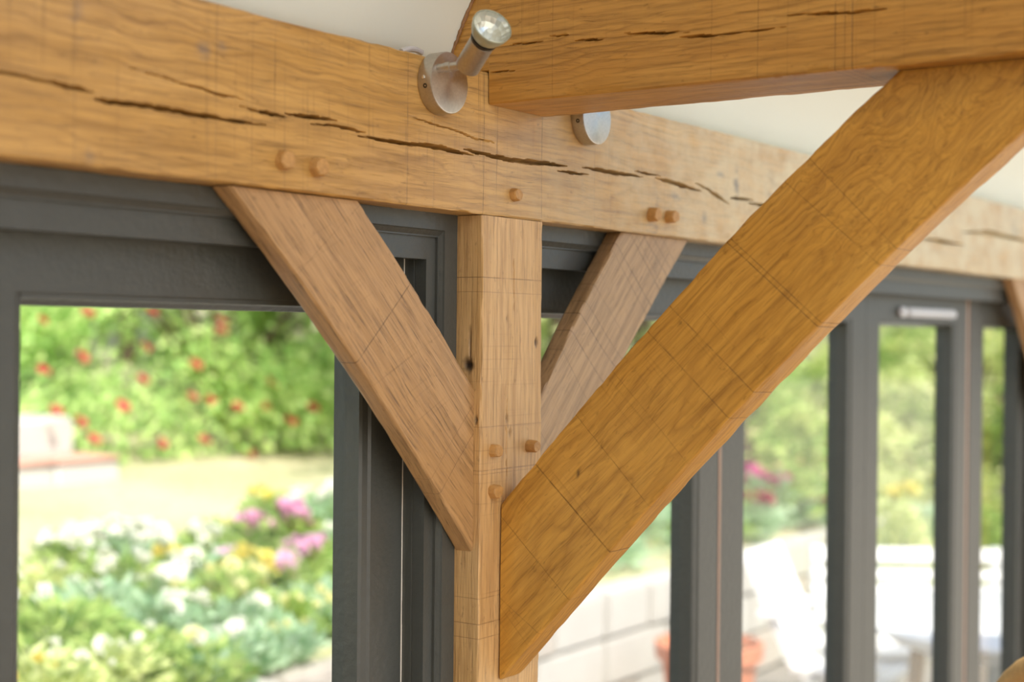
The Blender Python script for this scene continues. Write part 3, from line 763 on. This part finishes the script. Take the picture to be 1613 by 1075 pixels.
# retaining wall
rw = empty('wall_garden', (0, 2.5, TZ)); tag(rw, kind='structure')
MB().box((-2, .10, 0), (14, .22, .64)).build('core', M['stone2'], rw)
zc = 0
for c, h in enumerate((.235, .235, .225)):
    x = -1.5-c*.2
    while x < 13.5:
        w_ = random.uniform(.38, .72)
        d_ = random.uniform(-.012, .012)
        o = MB().box((x+.006, d_, zc+.005), (x+w_-.006, .16, zc+h-.005+random.uniform(-.006, .004))).build('stone_block', random.choice([M['stone'], M['stone'], M['stone2']]), rw, smooth=50, bevel=.012, seg=2)
        x += w_
    zc += h

# --- plants
def leafmesh(name, pts, sizes, dirs=None, ratio=.42, fold=.25):
    """rhombic folded leaves at pts"""
    n = len(pts); V = np.zeros((n, 4, 3))
    d = rng.normal(size=(n, 3)) if dirs is None else dirs+rng.normal(size=(n, 3))*.35
    d /= np.linalg.norm(d, axis=1)[:, None]
    r = rng.normal(size=(n, 3)); s = np.cross(d, r); s /= np.linalg.norm(s, axis=1)[:, None]+1e-9
    nn = np.cross(d, s)
    L = np.asarray(sizes)[:, None]
    V[:, 0] = pts; V[:, 1] = pts+d*L*.5+s*L*ratio*.5+nn*L*fold*.3; V[:, 2] = pts+d*L; V[:, 3] = pts+d*L*.5-s*L*ratio*.5+nn*L*fold*.3
    idx = np.arange(n*4).reshape(n, 4)
    fc = np.concatenate([idx[:, [0, 1, 2]], idx[:, [0, 2, 3]]])
    me = bpy.data.meshes.new(name); me.from_pydata(V.reshape(-1, 3).tolist(), [], fc.tolist()); me.update()
    return me
def flower_mesh(r=.02, n=7, cup=.35):
    mb = MB()
    for ly, (s, up, k0) in enumerate(((1, .15, 0), (.75, .55, .5), (.45, .9, .2))):
        for k in range(n):
            a = 2*math.pi*(k+k0)/n; c, s_ = math.cos(a), math.sin(a); wv = .5*s*r
            tip = Vector((c*r*s, s_*r*s, r*up)); mid = tip*.55+Vector((0, 0, r*up*.1)); sd = Vector((-s_, c, 0))*wv
            mb.add([(0, 0, r*.05*ly), mid+sd, tip, mid-sd], [(0, 1, 2), (0, 2, 3)])
    me = bpy.data.meshes.new('flower'); me.from_pydata(mb.v, [], mb.f); me.update()
    return me
FLM = {}
def flower(parent, kind, loc, scale):
    if kind not in FLM:
        me = flower_mesh(.02); me.materials.append(M['fl_'+kind]); FLM[kind] = me
    o = link('flower', FLM[kind], None, parent); o.location = loc; o.scale = (scale,)*3
    o.rotation_euler = (random.uniform(.3, 1.5), random.uniform(-.4, .4), random.uniform(-.8, 2.2)); return o
def plant(name, base, h, rad, leafm, leafn, leafsize, fl_kind, fl_n, fl_scale, label, cat, group, spike=False, heads=None):
    root = empty(name, base); tag(root, label, cat, group)
    u = rng.random(leafn); ang = rng.random(leafn)*6.283; rr = rad*np.sqrt(rng.random(leafn))*(.45+.75*np.sin(np.pi*np.clip(u*.9+.08, 0, 1)))
    pts = np.stack([np.cos(ang)*rr, np.sin(ang)*rr, u**.85*h*.92], 1)
    dr = np.stack([np.cos(ang)*.8, np.sin(ang)*.8, .5+0*u], 1)
    me = leafmesh('foliage', pts, leafsize*(.6+.7*rng.random(leafn)), dr); link('foliage', me, M[leafm], root)
    mb = MB()
    for k in range(5):
        a = random.uniform(0, 6.28); q = rad*random.uniform(.2, .7)
        mb.tube([(0, 0, -.02), (math.cos(a)*q*.5, math.sin(a)*q*.5, h*.5), (math.cos(a)*q, math.sin(a)*q, h*.93)], [.005, .004, .002], 5)
    mb.build('stem', M['leaf_dark'], root)
    for k in range(fl_n):
        if heads is not None: loc = heads(k)
        elif spike:
            loc = (random.gauss(0, rad*.3), random.gauss(0, rad*.3), h*random.uniform(.80, 1.12))
        else:
            a = random.uniform(0, 6.28); q = rad*math.sqrt(random.random())
            loc = (math.cos(a)*q, math.sin(a)*q, h*(random.uniform(.84, 1.16)))
        flower(root, fl_kind, loc, fl_scale*random.uniform(.8, 1.25))
    return root
def bed(px, py, Y, kind, fl, nf, fs, rad, leafm, label, group, spike=False, name='flowering_plant'):
    """plant whose flower top shows at pixel (px,py), rooted in the bed at depth Y"""
    p = PY(px, py, Y); gz = float(ground_z(p[0], Y)); h = max(.14, float(p[2])-gz)
    return plant(name, (float(p[0]), Y, gz), h, rad, leafm, int(420*rad/.16), .075, fl, nf, fs, label, 'plant', group, spike)
ORD = ['first', 'second', 'third', 'fourth', 'fifth', 'sixth', 'seventh', 'eighth', 'ninth', 'tenth', 'eleventh', 'twelfth', 'thirteenth', 'fourteenth', 'fifteenth', 'sixteenth', 'seventeenth', 'eighteenth']
CN = dict(white='white', yellow='yellow', cream='cream', pink='pink', lilac='lilac pink', blue='blue violet', crimson='crimson', magenta='magenta', red='red')
def bed_rows(lst, lab_, ref, where, cuts, fk):
    rows = {'back': [], 'middle': [], 'front': []}
    for e in lst: rows['back' if e[2] >= cuts[0] else 'middle' if e[2] >= cuts[1] else 'front'].append(e)
    for rn, es in rows.items():
        cnt = {}
        for e in sorted(es, key=lambda q: q[0]):
            k = e[3]; cnt[k] = cnt.get(k, 0)+1
            bed(e[0], e[1], e[2], k, k, e[4], e[5]*fk, e[6], e[7], f'{ORD[cnt[k]-1]} {CN[k]} flowered plant from the {ref}, {rn} row of bed beyond {where}', f'{CN[k]} flowering plants beyond the {where}', spike=k in ('pink', 'lilac'))
LEFT = []; RIGHTP = []
LB = 'in the raised bed seen through the left door'
RB = 'behind the terrace wall seen through the right doors'
lab = {k: (f'garden plant with {t_} flowers {LB}', f'{t_} flowering plants beyond the left door') for k, t_ in dict(white='white', yellow='yellow', cream='cream', pink='pink', lilac='lilac pink', blue='blue violet').items()}
for (px, py, Y, k, nf, fs, rad, lf) in (
    (140, 832, 4.3, 'blue', 9, 1.2, .10, 'leaf'), (165, 840, 4.2, 'white', 26, 1.5, .15, 'leaf_blue'), (205, 838, 4.0, 'white', 30, 1.5, .17, 'leaf_blue'), (110, 850, 4.1, 'white', 14, 1.4, .12, 'leaf'),
    (70, 900, 3.8, 'white', 6, 1.3, .16, 'leaf_pale'), (175, 880, 3.6, 'white', 8, 1.4, .14, 'leaf'),
    (460, 805, 3.7, 'pink', 26, 1.4, .12, 'leaf'), (395, 822, 3.9, 'pink', 16, 1.3, .10, 'leaf'), (480, 862, 3.3, 'lilac', 26, 1.5, .15, 'leaf'), (445, 885, 3.2, 'lilac', 12, 1.4, .12, 'leaf'), (365, 870, 3.6, 'lilac', 4, 1.3, .12, 'leaf_blue'),
    (330, 842, 4.0, 'white', 8, 1.6, .12, 'leaf'), (415, 785, 4.4, 'yellow', 7, 1.4, .10, 'leaf'), (350, 825, 4.2, 'cream', 8, 1.5, .11, 'leaf'), (475, 785, 4.3, 'white', 8, 1.6, .12, 'leaf'),
    (525, 775, 4.1, 'white', 6, 1.6, .12, 'leaf_blue'), (535, 840, 3.6, 'white', 7, 1.5, .14, 'leaf_blue'), (275, 880, 3.7, 'yellow', 10, 1.6, .12, 'leaf'), (310, 880, 3.5, 'white', 8, 1.7, .12, 'leaf_blue'),
    (235, 905, 3.5, 'white', 10, 1.6, .14, 'leaf_blue'), (320, 930, 3.2, 'cream', 8, 1.6, .14, 'leaf'), (395, 885, 3.3, 'yellow', 10, 1.6, .13, 'leaf'), (360, 905, 3.1, 'cream', 7, 1.5, .14, 'leaf'),
    (240, 950, 3.1, 'white', 5, 1.6, .15, 'leaf_blue'), (370, 955, 2.95, 'white', 5, 1.8, .14, 'leaf_blue'), (150, 925, 3.3, 'white', 4, 1.4, .18, 'leaf_blue'), (90, 950, 3.1, 'white', 4, 1.2, .2, 'leaf'),
    (265, 1020, 2.8, 'cream', 7, 1.6, .16, 'leaf_blue'), (360, 1030, 2.75, 'white', 6, 1.8, .16, 'leaf_blue'), (300, 1055, 2.7, 'white', 3, 1.7, .16, 'leaf'), (150, 1030, 2.75, 'white', 12, 1.1, .2, 'leaf_pale'), (60, 1040, 2.72, 'yellow', 4, 1.2, .18, 'leaf_pale'),
    (445, 950, 2.95, 'cream', 4, 1.3, .15, 'leaf'), (500, 930, 3.0, 'cream', 3, 1.4, .16, 'leaf_blue'), (425, 1010, 2.75, 'cream', 3, 1.2, .15, 'leaf_blue'), (200, 1000, 2.85, 'white', 2, 1.3, .2, 'leaf'), (525, 985, 2.85, 'white', 2, 1.4, .14, 'leaf_blue')):
    LEFT.append((px, py, Y, k, nf, fs, rad, lf))
bed_rows(LEFT, lab, 'left frame', 'left door', (3.9, 3.2), 1.3)
labr = {k: (f'garden plant with {t_} flowers {RB}', f'{t_} flowering plants beyond the right doors') for k, t_ in dict(crimson='crimson', magenta='magenta', blue='violet blue', yellow='pale yellow', red='red', cream='creamy').items()}
for (px, py, Y, k, nf, fs, rad, lf) in (
    (1208, 745, 2.9, 'magenta', 12, 2.0, .16, 'leaf_blue'), (1240, 760, 2.9, 'magenta', 14, 2.0, .16, 'leaf_blue'), (1262, 785, 2.85, 'crimson', 30, 2.1, .20, 'leaf_blue'), (1292, 800, 2.8, 'crimson', 18, 2.0, .18, 'leaf_blue'), (1185, 790, 2.75, 'crimson', 12, 1.8, .15, 'leaf_blue'),
    (1275, 720, 3.3, 'red', 6, 2.0, .2, 'leaf'), (1425, 765, 2.9, 'blue', 16, 2.4, .2, 'leaf_blue'), (1400, 790, 2.75, 'yellow', 22, 2.2, .24, 'leaf_pale'), (1450, 800, 2.8, 'yellow', 16, 2.2, .24, 'leaf_blue'), (1390, 740, 3.2, 'red', 8, 2.2, .24, 'leaf_pale'),
    (1480, 800, 2.8, 'cream', 10, 2.2, .24, 'leaf_blue'), (1590, 800, 2.7, 'yellow', 14, 2.4, .3, 'leaf_pale'), (1565, 810, 2.7, 'cream', 12, 2.4, .3, 'leaf_blue'), (1230, 700, 3.6, 'cream', 12, 2.2, .28, 'leaf_pale'), (1310, 740, 3.2, 'cream', 8, 2, .24, 'leaf_blue'), (1200, 760, 3.4, 'yellow', 8, 2, .24, 'leaf_pale')):
    RIGHTP.append((px, py, Y, k, nf, fs, rad, lf))
bed_rows(RIGHTP, labr, 'oak post', 'right doors', (3.1, 2.78), 1.2)
# leafy ground-cover mounds
def mound(px, py, Y, rad, lf, label, group=None, n=900, name='leafy_shrub', top=None, size=.07):
    Y = max(Y, 2.75+rad); p = PY(px, py, Y); gz = float(ground_z(p[0], Y)); h = max(.2, float(p[2])-gz)
    root = empty(name, (float(p[0]), Y, gz)); tag(root, label, 'shrub', group)
    a = rng.random(n)*6.283; cz = rng.random(n); rr = np.sqrt(np.clip(1-(cz*1.0)**2, 0, 1))*rad*(.75+.3*rng.random(n))
    pts = np.stack([np.cos(a)*rr, np.sin(a)*rr, cz*h*.95], 1)
    link('foliage', leafmesh('foliage', pts, size*(.6+.8*rng.random(n)), np.stack([np.cos(a), np.sin(a), cz], 1)), M[lf], root)
    mb = MB()
    for k in range(6):
        q = random.uniform(0, 6.28); mb.tube([(0, 0, -.03), (math.cos(q)*rad*.3, math.sin(q)*rad*.3, h*.45), (math.cos(q)*rad*.7, math.sin(q)*rad*.7, h*.8)], [.012, .008, .004], 5)
    mb.build('branch', M['bark'], root); return root
mound(1000, 850, 2.85, .42, 'leaf_blue', 'blue green shrub spilling over the terrace wall beside the large brace')
mound(1055, 800, 3.1, .5, 'leaf', 'fresh green shrub above the stone wall left of the second stile', n=1200)
mound(905, 900, 2.75, .35, 'leaf_blue', 'low grey green shrub on the wall just right of the post foot')
mound(1245, 830, 2.75, .42, 'leaf_blue', 'grey green leafy clump under the crimson flowers')
mound(1300, 835, 2.75, .4, 'leaf_blue', 'grey green leafy clump behind the garden bench end')
mound(1440, 815, 2.75, .6, 'leaf_pale', 'pale leafy clump behind the white bench', n=1300)
mound(1585, 820, 2.7, .7, 'leaf', 'leafy clump behind the bench at the right edge', n=1300)
mound(1180, 815, 2.75, .38, 'leaf_blue', 'grey green clump behind the white chair back')

def foot_clump(px, py, Y, rad, lf, label):
    p = PY(px, py, Y); root = empty('leafy_shrub', (float(p[0]), Y, TZ)); tag(root, label, 'shrub'); h = float(p[2])-TZ; n = 1500
    a = rng.random(n)*6.283; cz = rng.random(n); rr = np.sqrt(np.clip(1.05-cz**3, 0, 1))*rad*(.6+.4*rng.random(n))
    pts = np.stack([np.cos(a)*rr*1.6, np.sin(a)*rr*.8, cz*h], 1)
    link('foliage', leafmesh('foliage', pts, .08*(.6+.8*rng.random(n)), np.stack([np.cos(a), np.sin(a), cz], 1)), M[lf], root)
    mb = MB()
    for k in range(6):
        q = random.uniform(0, 6.28); mb.tube([(0, 0, 0), (math.cos(q)*rad*.5, math.sin(q)*rad*.3, h*.45), (math.cos(q)*rad, math.sin(q)*rad*.5, h*.85)], [.012, .008, .004], 5)
    mb.build('branch', M['bark'], root)
foot_clump(1395, 800, 2.12, .34, 'leaf_pale', 'pale leafy clump at the wall foot just right of the meeting stiles')
foot_clump(1455, 805, 2.12, .34, 'leaf_blue', 'blue green clump at the wall foot behind the white bench')
foot_clump(1520, 805, 2.12, .36, 'leaf', 'green clump at the wall foot behind the second seal strip')
foot_clump(1590, 800, 2.12, .4, 'leaf_pale', 'pale clump at the wall foot in the narrow right pane')
# --- large flowering bush beyond the lawn (left pane)
def bush(name, base, rx, ry, h, n, leafm, label, size=.11, flowers=0, fkind='red', droop=True, fs=3.0, cat='bush'):
    root = empty(name, base); tag(root, label, cat)
    P_ = []; D_ = []
    ncl = max(24, n//160)
    for k in range(ncl):
        a = random.uniform(0, 6.283); e = random.random()**1.5; r = math.sqrt(max(0, 1-e*e*.85))*random.uniform(.6, 1)
        c = np.array([math.cos(a)*rx*r, math.sin(a)*ry*r, h*(.08+.85*e)])
        m_ = n//ncl; t_ = rng.random(m_)
        out = np.array([math.cos(a), math.sin(a), 0])
        arch = c[None]+out[None]*(t_[:, None]*.8-.1)*min(rx, ry)*.35+np.array([0, 0, 1.])[None]*((.25*np.sin(t_*3.0)-(.45*t_**2 if droop else 0))*h*.25)[:, None]
        P_.append(arch+rng.normal(size=(m_, 3))*np.array([.16, .16, .12])*min(1, h/2)); D_.append(np.tile(out+np.array([0, 0, -.3 if droop else .4]), (m_, 1)))
    P_ = np.concatenate(P_); D_ = np.concatenate(D_); P_[:, 2] = np.clip(P_[:, 2], .02, None)
    link('foliage', leafmesh('foliage', P_, size*(.6+.8*rng.random(len(P_))), D_), M[leafm], root)
    mb = MB()
    for k in range(9):
        a = random.uniform(0, 6.28); q = random.uniform(.3, .8)
        mb.tube([(0, 0, -.05), (math.cos(a)*rx*q*.4, math.sin(a)*ry*q*.4, h*.4), (math.cos(a)*rx*q, math.sin(a)*ry*q, h*.75)], [.035, .025, .008], 6)
    mb.build('branch', M['bark'], root)
    return root
b1 = bush('flowering_bush', (7.5, 8.2, float(ground_z(7.5, 8.2))), 2.5, 1.25, 2.1, 26000, 'leaf_bush', 'large arching green bush dotted with red flowers beyond the lawn')
for (x, y) in ((62, 505), (135, 490), (225, 545), (222, 597), (190, 637), (125, 560), (66, 583), (85, 645), (123, 662), (145, 690), (300, 625), (330, 630), (305, 572), (345, 505), (420, 600), (432, 610), (415, 640), (372, 640), (250, 695), (318, 692), (390, 712), (345, 520), (235, 490), (455, 660), (490, 640)):
    p = PY(x, y, 6.75+random.uniform(0, .25))
    for d in ((0, 0, 0), (.015, -.03, -.02)):
        flower(b1, 'red', (p[0]-7.5+d[0], p[1]-8.2+d[1], p[2]-b1.location.z+d[2]), 2.0)
bush('rounded_bush', (11.6, 9.2, float(ground_z(11.6, 9.2))), 2.0, 1.5, 2.4, 9000, 'leaf_pale', 'light yellow green bush right of the red flowered bush', droop=False)
bush('rounded_bush', (4.2, 10.4, float(ground_z(4.2, 10.4))), 2.2, 1.4, 2.6, 8000, 'leaf', 'mid green bush behind the stone step at left', droop=False)
def tree(base, h, r, n, leafm, label, size=.16):
    root = empty('garden_tree', base); tag(root, label, 'tree', 'trees on the hillside')
    P_ = []; ncl = 26
    mb = MB().tube([(0, 0, -.1), (.05, .03, h*.3), (-.04, .06, h*.62)], [.12, .09, .05], 8)
    for k in range(ncl):
        d = rng.normal(size=3); d /= np.linalg.norm(d); c = d*r*random.uniform(.4, .95)*np.array([1, 1, .8])+np.array([0, 0, h*.62])
        P_.append(c[None]+rng.normal(size=(n//ncl, 3))*r*.22)
        if k % 3 == 0: mb.tube([(0, 0, h*.42), tuple(c*.6+np.array([0, 0, h*.2])), tuple(c)], [.045, .03, .01], 5)
    P_ = np.concatenate(P_)
    link('crown', leafmesh('crown', P_, size*(.6+.8*rng.random(len(P_)))), M[leafm], root)
    mb.build('trunk', M['bark'], root); return root
for (px, dist, h, r, n, lf, lb_) in ((885, 11, 4.4, 1.9, 6000, 'leaf_pale', 'pale tree crown glimpsed above the right knee brace'), (1010, 13, 4.6, 2.1, 6000, 'leaf', 'green tree behind the top of the large brace'),
        (1120, 15, 4.4, 2.0, 5500, 'leaf_pale', 'sunlit pale tree left of the third stile'), (1230, 17, 5, 2.4, 6000, 'leaf', 'broad green tree in the middle of the second right pane'),
        (1320, 20, 5.6, 2.6, 6000, 'leaf_dark', 'dark tree behind the meeting stiles'), (1420, 16, 4.6, 2.0, 5500, 'leaf_pale', 'bright yellow green tree below the silver vent'), (1500, 21, 6, 2.6, 6000, 'leaf_blue', 'tall blue green tree behind the third pane'),
        (1590, 18, 5, 2.3, 6000, 'leaf', 'green tree in the last narrow pane'), (700, 14, 4.8, 2.2, 5000, 'leaf', 'green tree behind the post'), (200, 17, 5.5, 2.6, 7000, 'leaf_pale', 'tall pale tree behind the red flowered bush'), (420, 16, 5.2, 2.4, 7000, 'leaf', 'tall green tree behind the light bush')):
    d = ray(px, 540); d = d/np.linalg.norm(d[:2]); p = CAM+d*dist
    tree((float(p[0]), float(p[1]), float(ground_z(p[0], p[1]))), h, r, n, lf, lb_)
for (px, dist, rx, h, lf, lb_) in ((1210, 11.5, 1.3, 1.0, 'leaf_pale', 'low sunlit bush behind the magenta flowers'), (1300, 12.5, 1.2, 1.1, 'leaf', 'low green bush behind the crimson flowers'), (1420, 13, 1.4, 1.2, 'leaf_pale', 'low yellow green bush behind the violet flowers'), (1500, 13, 1.3, 1.4, 'leaf', 'low bush behind the third pane stile'), (1590, 12.5, 1.4, 1.3, 'leaf_pale', 'low yellow bush in the last narrow pane'), (1060, 10, 1.3, 1.1, 'leaf', 'low green bush behind the stone wall')):
    d = ray(px, 540); d = d/np.linalg.norm(d[:2]); p = CAM+d*dist
    bush('low_bush', (float(p[0]), float(p[1]), float(ground_z(p[0], p[1]))), rx, 1.0, h, 4200, lf, lb_, size=.1, droop=False)

# --- stone step by the lawn, left pane
def rough_block(name, lo, hi, mat, parent=None):
    return MB().box(lo, hi).build(name, mat, parent, smooth=50, bevel=.03, seg=3)
s0 = PY(75, 715, 7.0); s1 = PY(100, 755, 6.6)
st = empty('stone_step', (float(s0[0]), 7.0, .6)); tag(st, 'two tier pale stone step with pink edging at the left of the lawn', 'step')
A = PY(112, 655, 7.0); B = PY(112, 718, 7.0)
gz = .55-.6
for k in range(3):
    rough_block('stone_block', (A[0]-s0[0]-1.5+k*.52, 0, gz), (A[0]-s0[0]-1.0+k*.52, .5, A[2]-.6+random.uniform(-.01, .01)), M['stone'], st)
Cc = PY(172, 715, 6.7)
for k in range(3):
    rough_block('tread_stone', (Cc[0]-s0[0]-1.6+k*.53, -.45, gz), (Cc[0]-s0[0]-1.08+k*.53, -.01, Cc[2]-.6-.03), M['stone'], st)
    rough_block('brick_edging', (Cc[0]-s0[0]-1.6+k*.53, -.46, Cc[2]-.6-.03), (Cc[0]-s0[0]-1.08+k*.53, -.01, Cc[2]-.6), M['brick_pink'], st)

# --- terrace furniture
def slats(parent, name, n, make, mat):
    for k in range(n): make(k).build(name, mat, parent, bevel=.004, seg=1)
# oval table
tb = empty('garden_table', (4.85, .62, TZ)); tag(tb, 'white round garden table on the terrace seen through the right doors', 'table')
R_ = .72
top = MB().lathe([(0, .715), (R_-.01, .715), (R_, .722), (R_, .742), (R_-.01, .75), (0, .75)], 56).build('tabletop', M['white_wood'], tb, smooth=40)
MB().lathe([(R_*.8, .65), (R_*.8, .715), (R_*.77, .715), (R_*.77, .65)], 40).build('apron', M['white_wood'], tb, smooth=40)
for k in range(4):
    a = math.radians(45+90*k); MB().tube([(math.cos(a)*.54, math.sin(a)*.54, 0), (math.cos(a)*.48, math.sin(a)*.48, .70)], [.028, .036], 8).build('leg', M['grey_wood'], tb, smooth=40)
# bench behind the table
bn = empty('garden_bench', (6.05, 1.09, TZ), math.radians(-57)); tag(bn, 'white slatted garden bench beyond the round table', 'bench')
for z, hh in ((.46, .09), (.59, .08), (.70, .05), (.79, .07)): MB().box((-.95, -.02, z), (.95, .02, z+hh)).build('back_slat', M['white_wood'], bn, bevel=.005)
for k in range(4): MB().box((-.95, -.5+k*.125, .40), (.95, -.39+k*.125, .43)).build('seat_slat', M['white_wood'], bn, bevel=.004)
for s in (-.92, 0, .92):
    MB().box((s-.03, .02, 0), (s+.03, .07, .86)).build('back_post', M['white_wood'], bn, bevel=.005)
    MB().box((s-.03, -.48, 0), (s+.03, -.42, .40)).build('leg', M['white_wood'], bn, bevel=.005)
    if s: MB().box((s-.035, -.5, .62), (s+.035, .02, .65)).build('armrest', M['white_wood'], bn, bevel=.005); MB().box((s-.025, -.48, .43), (s+.025, -.43, .62)).build('arm_post', M['white_wood'], bn)
# reclining chair, back towards the left
ct = PZ(1188, 874, .74); dirc = np.array([.57, -.82])
ch = empty('garden_chair', (float(ct[0])+.57*.45, float(ct[1])-.82*.45, TZ), math.atan2(-.82, .57)-.5); tag(ch, 'white slatted garden chair leaning back beside the flower pot', 'chair')
# local x = facing direction
for k in range(5):
    y0 = -.24+k*.1
    MB().add([(-.45, y0, .89), (-.45, y0+.093, .89), (-.19, y0+.093, .33), (-.19, y0, .33), (-.425, y0, .90), (-.425, y0+.093, .90), (-.165, y0+.093, .345), (-.165, y0, .345)],
             [(0, 1, 2, 3), (7, 6, 5, 4), (0, 4, 5, 1), (1, 5, 6, 2), (2, 6, 7, 3), (3, 7, 4, 0)]).build('back_slat', M['white_wood'], ch)
for k in range(5): MB().box((-.2+k*.1, -.25, .36-.01), (-.11+k*.1, .25, .385-.01)).build('seat_slat', M['white_wood'], ch, bevel=.004)
for s in (-.24, .24):
    MB().tube([(-.30, s, 0), (.26, s, .36)], .018, 8).build('leg', M['white_wood'], ch); MB().tube([(.26, s*.95, 0), (-.22, s*.95, .40)], .018, 8).build('leg', M['white_wood'], ch)
    MB().box((-.36, s-.03, .60), (.22, s+.03, .625)).build('armrest', M['white_wood'], ch, bevel=.004); MB().tube([(.2, s, .36), (.2, s, .60)], .015, 8).build('arm_post', M['white_wood'], ch)
# terracotta pot
pp = PZ(1117, 1012, .36)
pot = empty('flower_pot', (float(pp[0]), float(pp[1]), TZ)); tag(pot, 'large terracotta flower pot beside the terrace wall', 'pot')
MB().lathe([(0, 0), (.16, 0), (.225, .44), (.25, .44), (.255, .51), (.235, .515), (.215, .46), (0, .46)], 40).build('pot_body', M['terracotta'], pot, smooth=35)
MB().lathe([(0, .465), (.21, .465), (.1, .475), (0, .48)], 24).build('compost', M['soil'], pot, smooth=60)
n_ = 60; a_ = rng.random(n_)*6.283; r_ = .15*np.sqrt(rng.random(n_))
link('seedling', leafmesh('seedling', np.stack([np.cos(a_)*r_, np.sin(a_)*r_, .47+.03*rng.random(n_)], 1), .05*np.ones(n_)), M['leaf_dark'], pot)

# --- wicker chair inside, only the top of its back reaches into the frame
wc = PY(1618, 1052, -.55)
wk = empty('wicker_chair', (float(wc[0])+.12, float(wc[1])-.05, 0), math.radians(-35)); tag(wk, 'woven straw chair whose back edge shows in the lower right corner', 'chair')
zt = float(wc[2])
arc = [(0, math.cos(a)*.24, zt-.26+math.sin(a)*.25) for a in np.linspace(0, math.pi, 20)]
MB().tube([(0, .24, .42)]+arc+[(0, -.24, .42)], .022, 10).build('back_rim', M['straw'], wk, smooth=50)
for k in range(9):
    y = -.2+k*.05; MB().tube([(0, y, .42), (0, y, zt-.26+math.sqrt(max(0, .0625-y*y*1.05)))], .009, 6).build('back_cane', M['straw'], wk)
for k in range(8):
    z = .5+k*(zt-.75)/7; MB().tube([(.004*(-1)**k, -.235, z), (-.004*(-1)**k, .235, z)], .009, 6).build('back_weave', M['straw'], wk)
MB().lathe([(0, .40), (.27, .40), (.285, .42), (.27, .445), (0, .45)], 30, Matrix.Translation((.24, 0, 0))).build('seat', M['straw'], wk, smooth=40)
for x, y in ((.03, .2), (.03, -.2), (.44, .2), (.44, -.2)): MB().tube([(x, y, 0), (x, y, .41)], .02, 8).build('leg', M['straw'], wk)
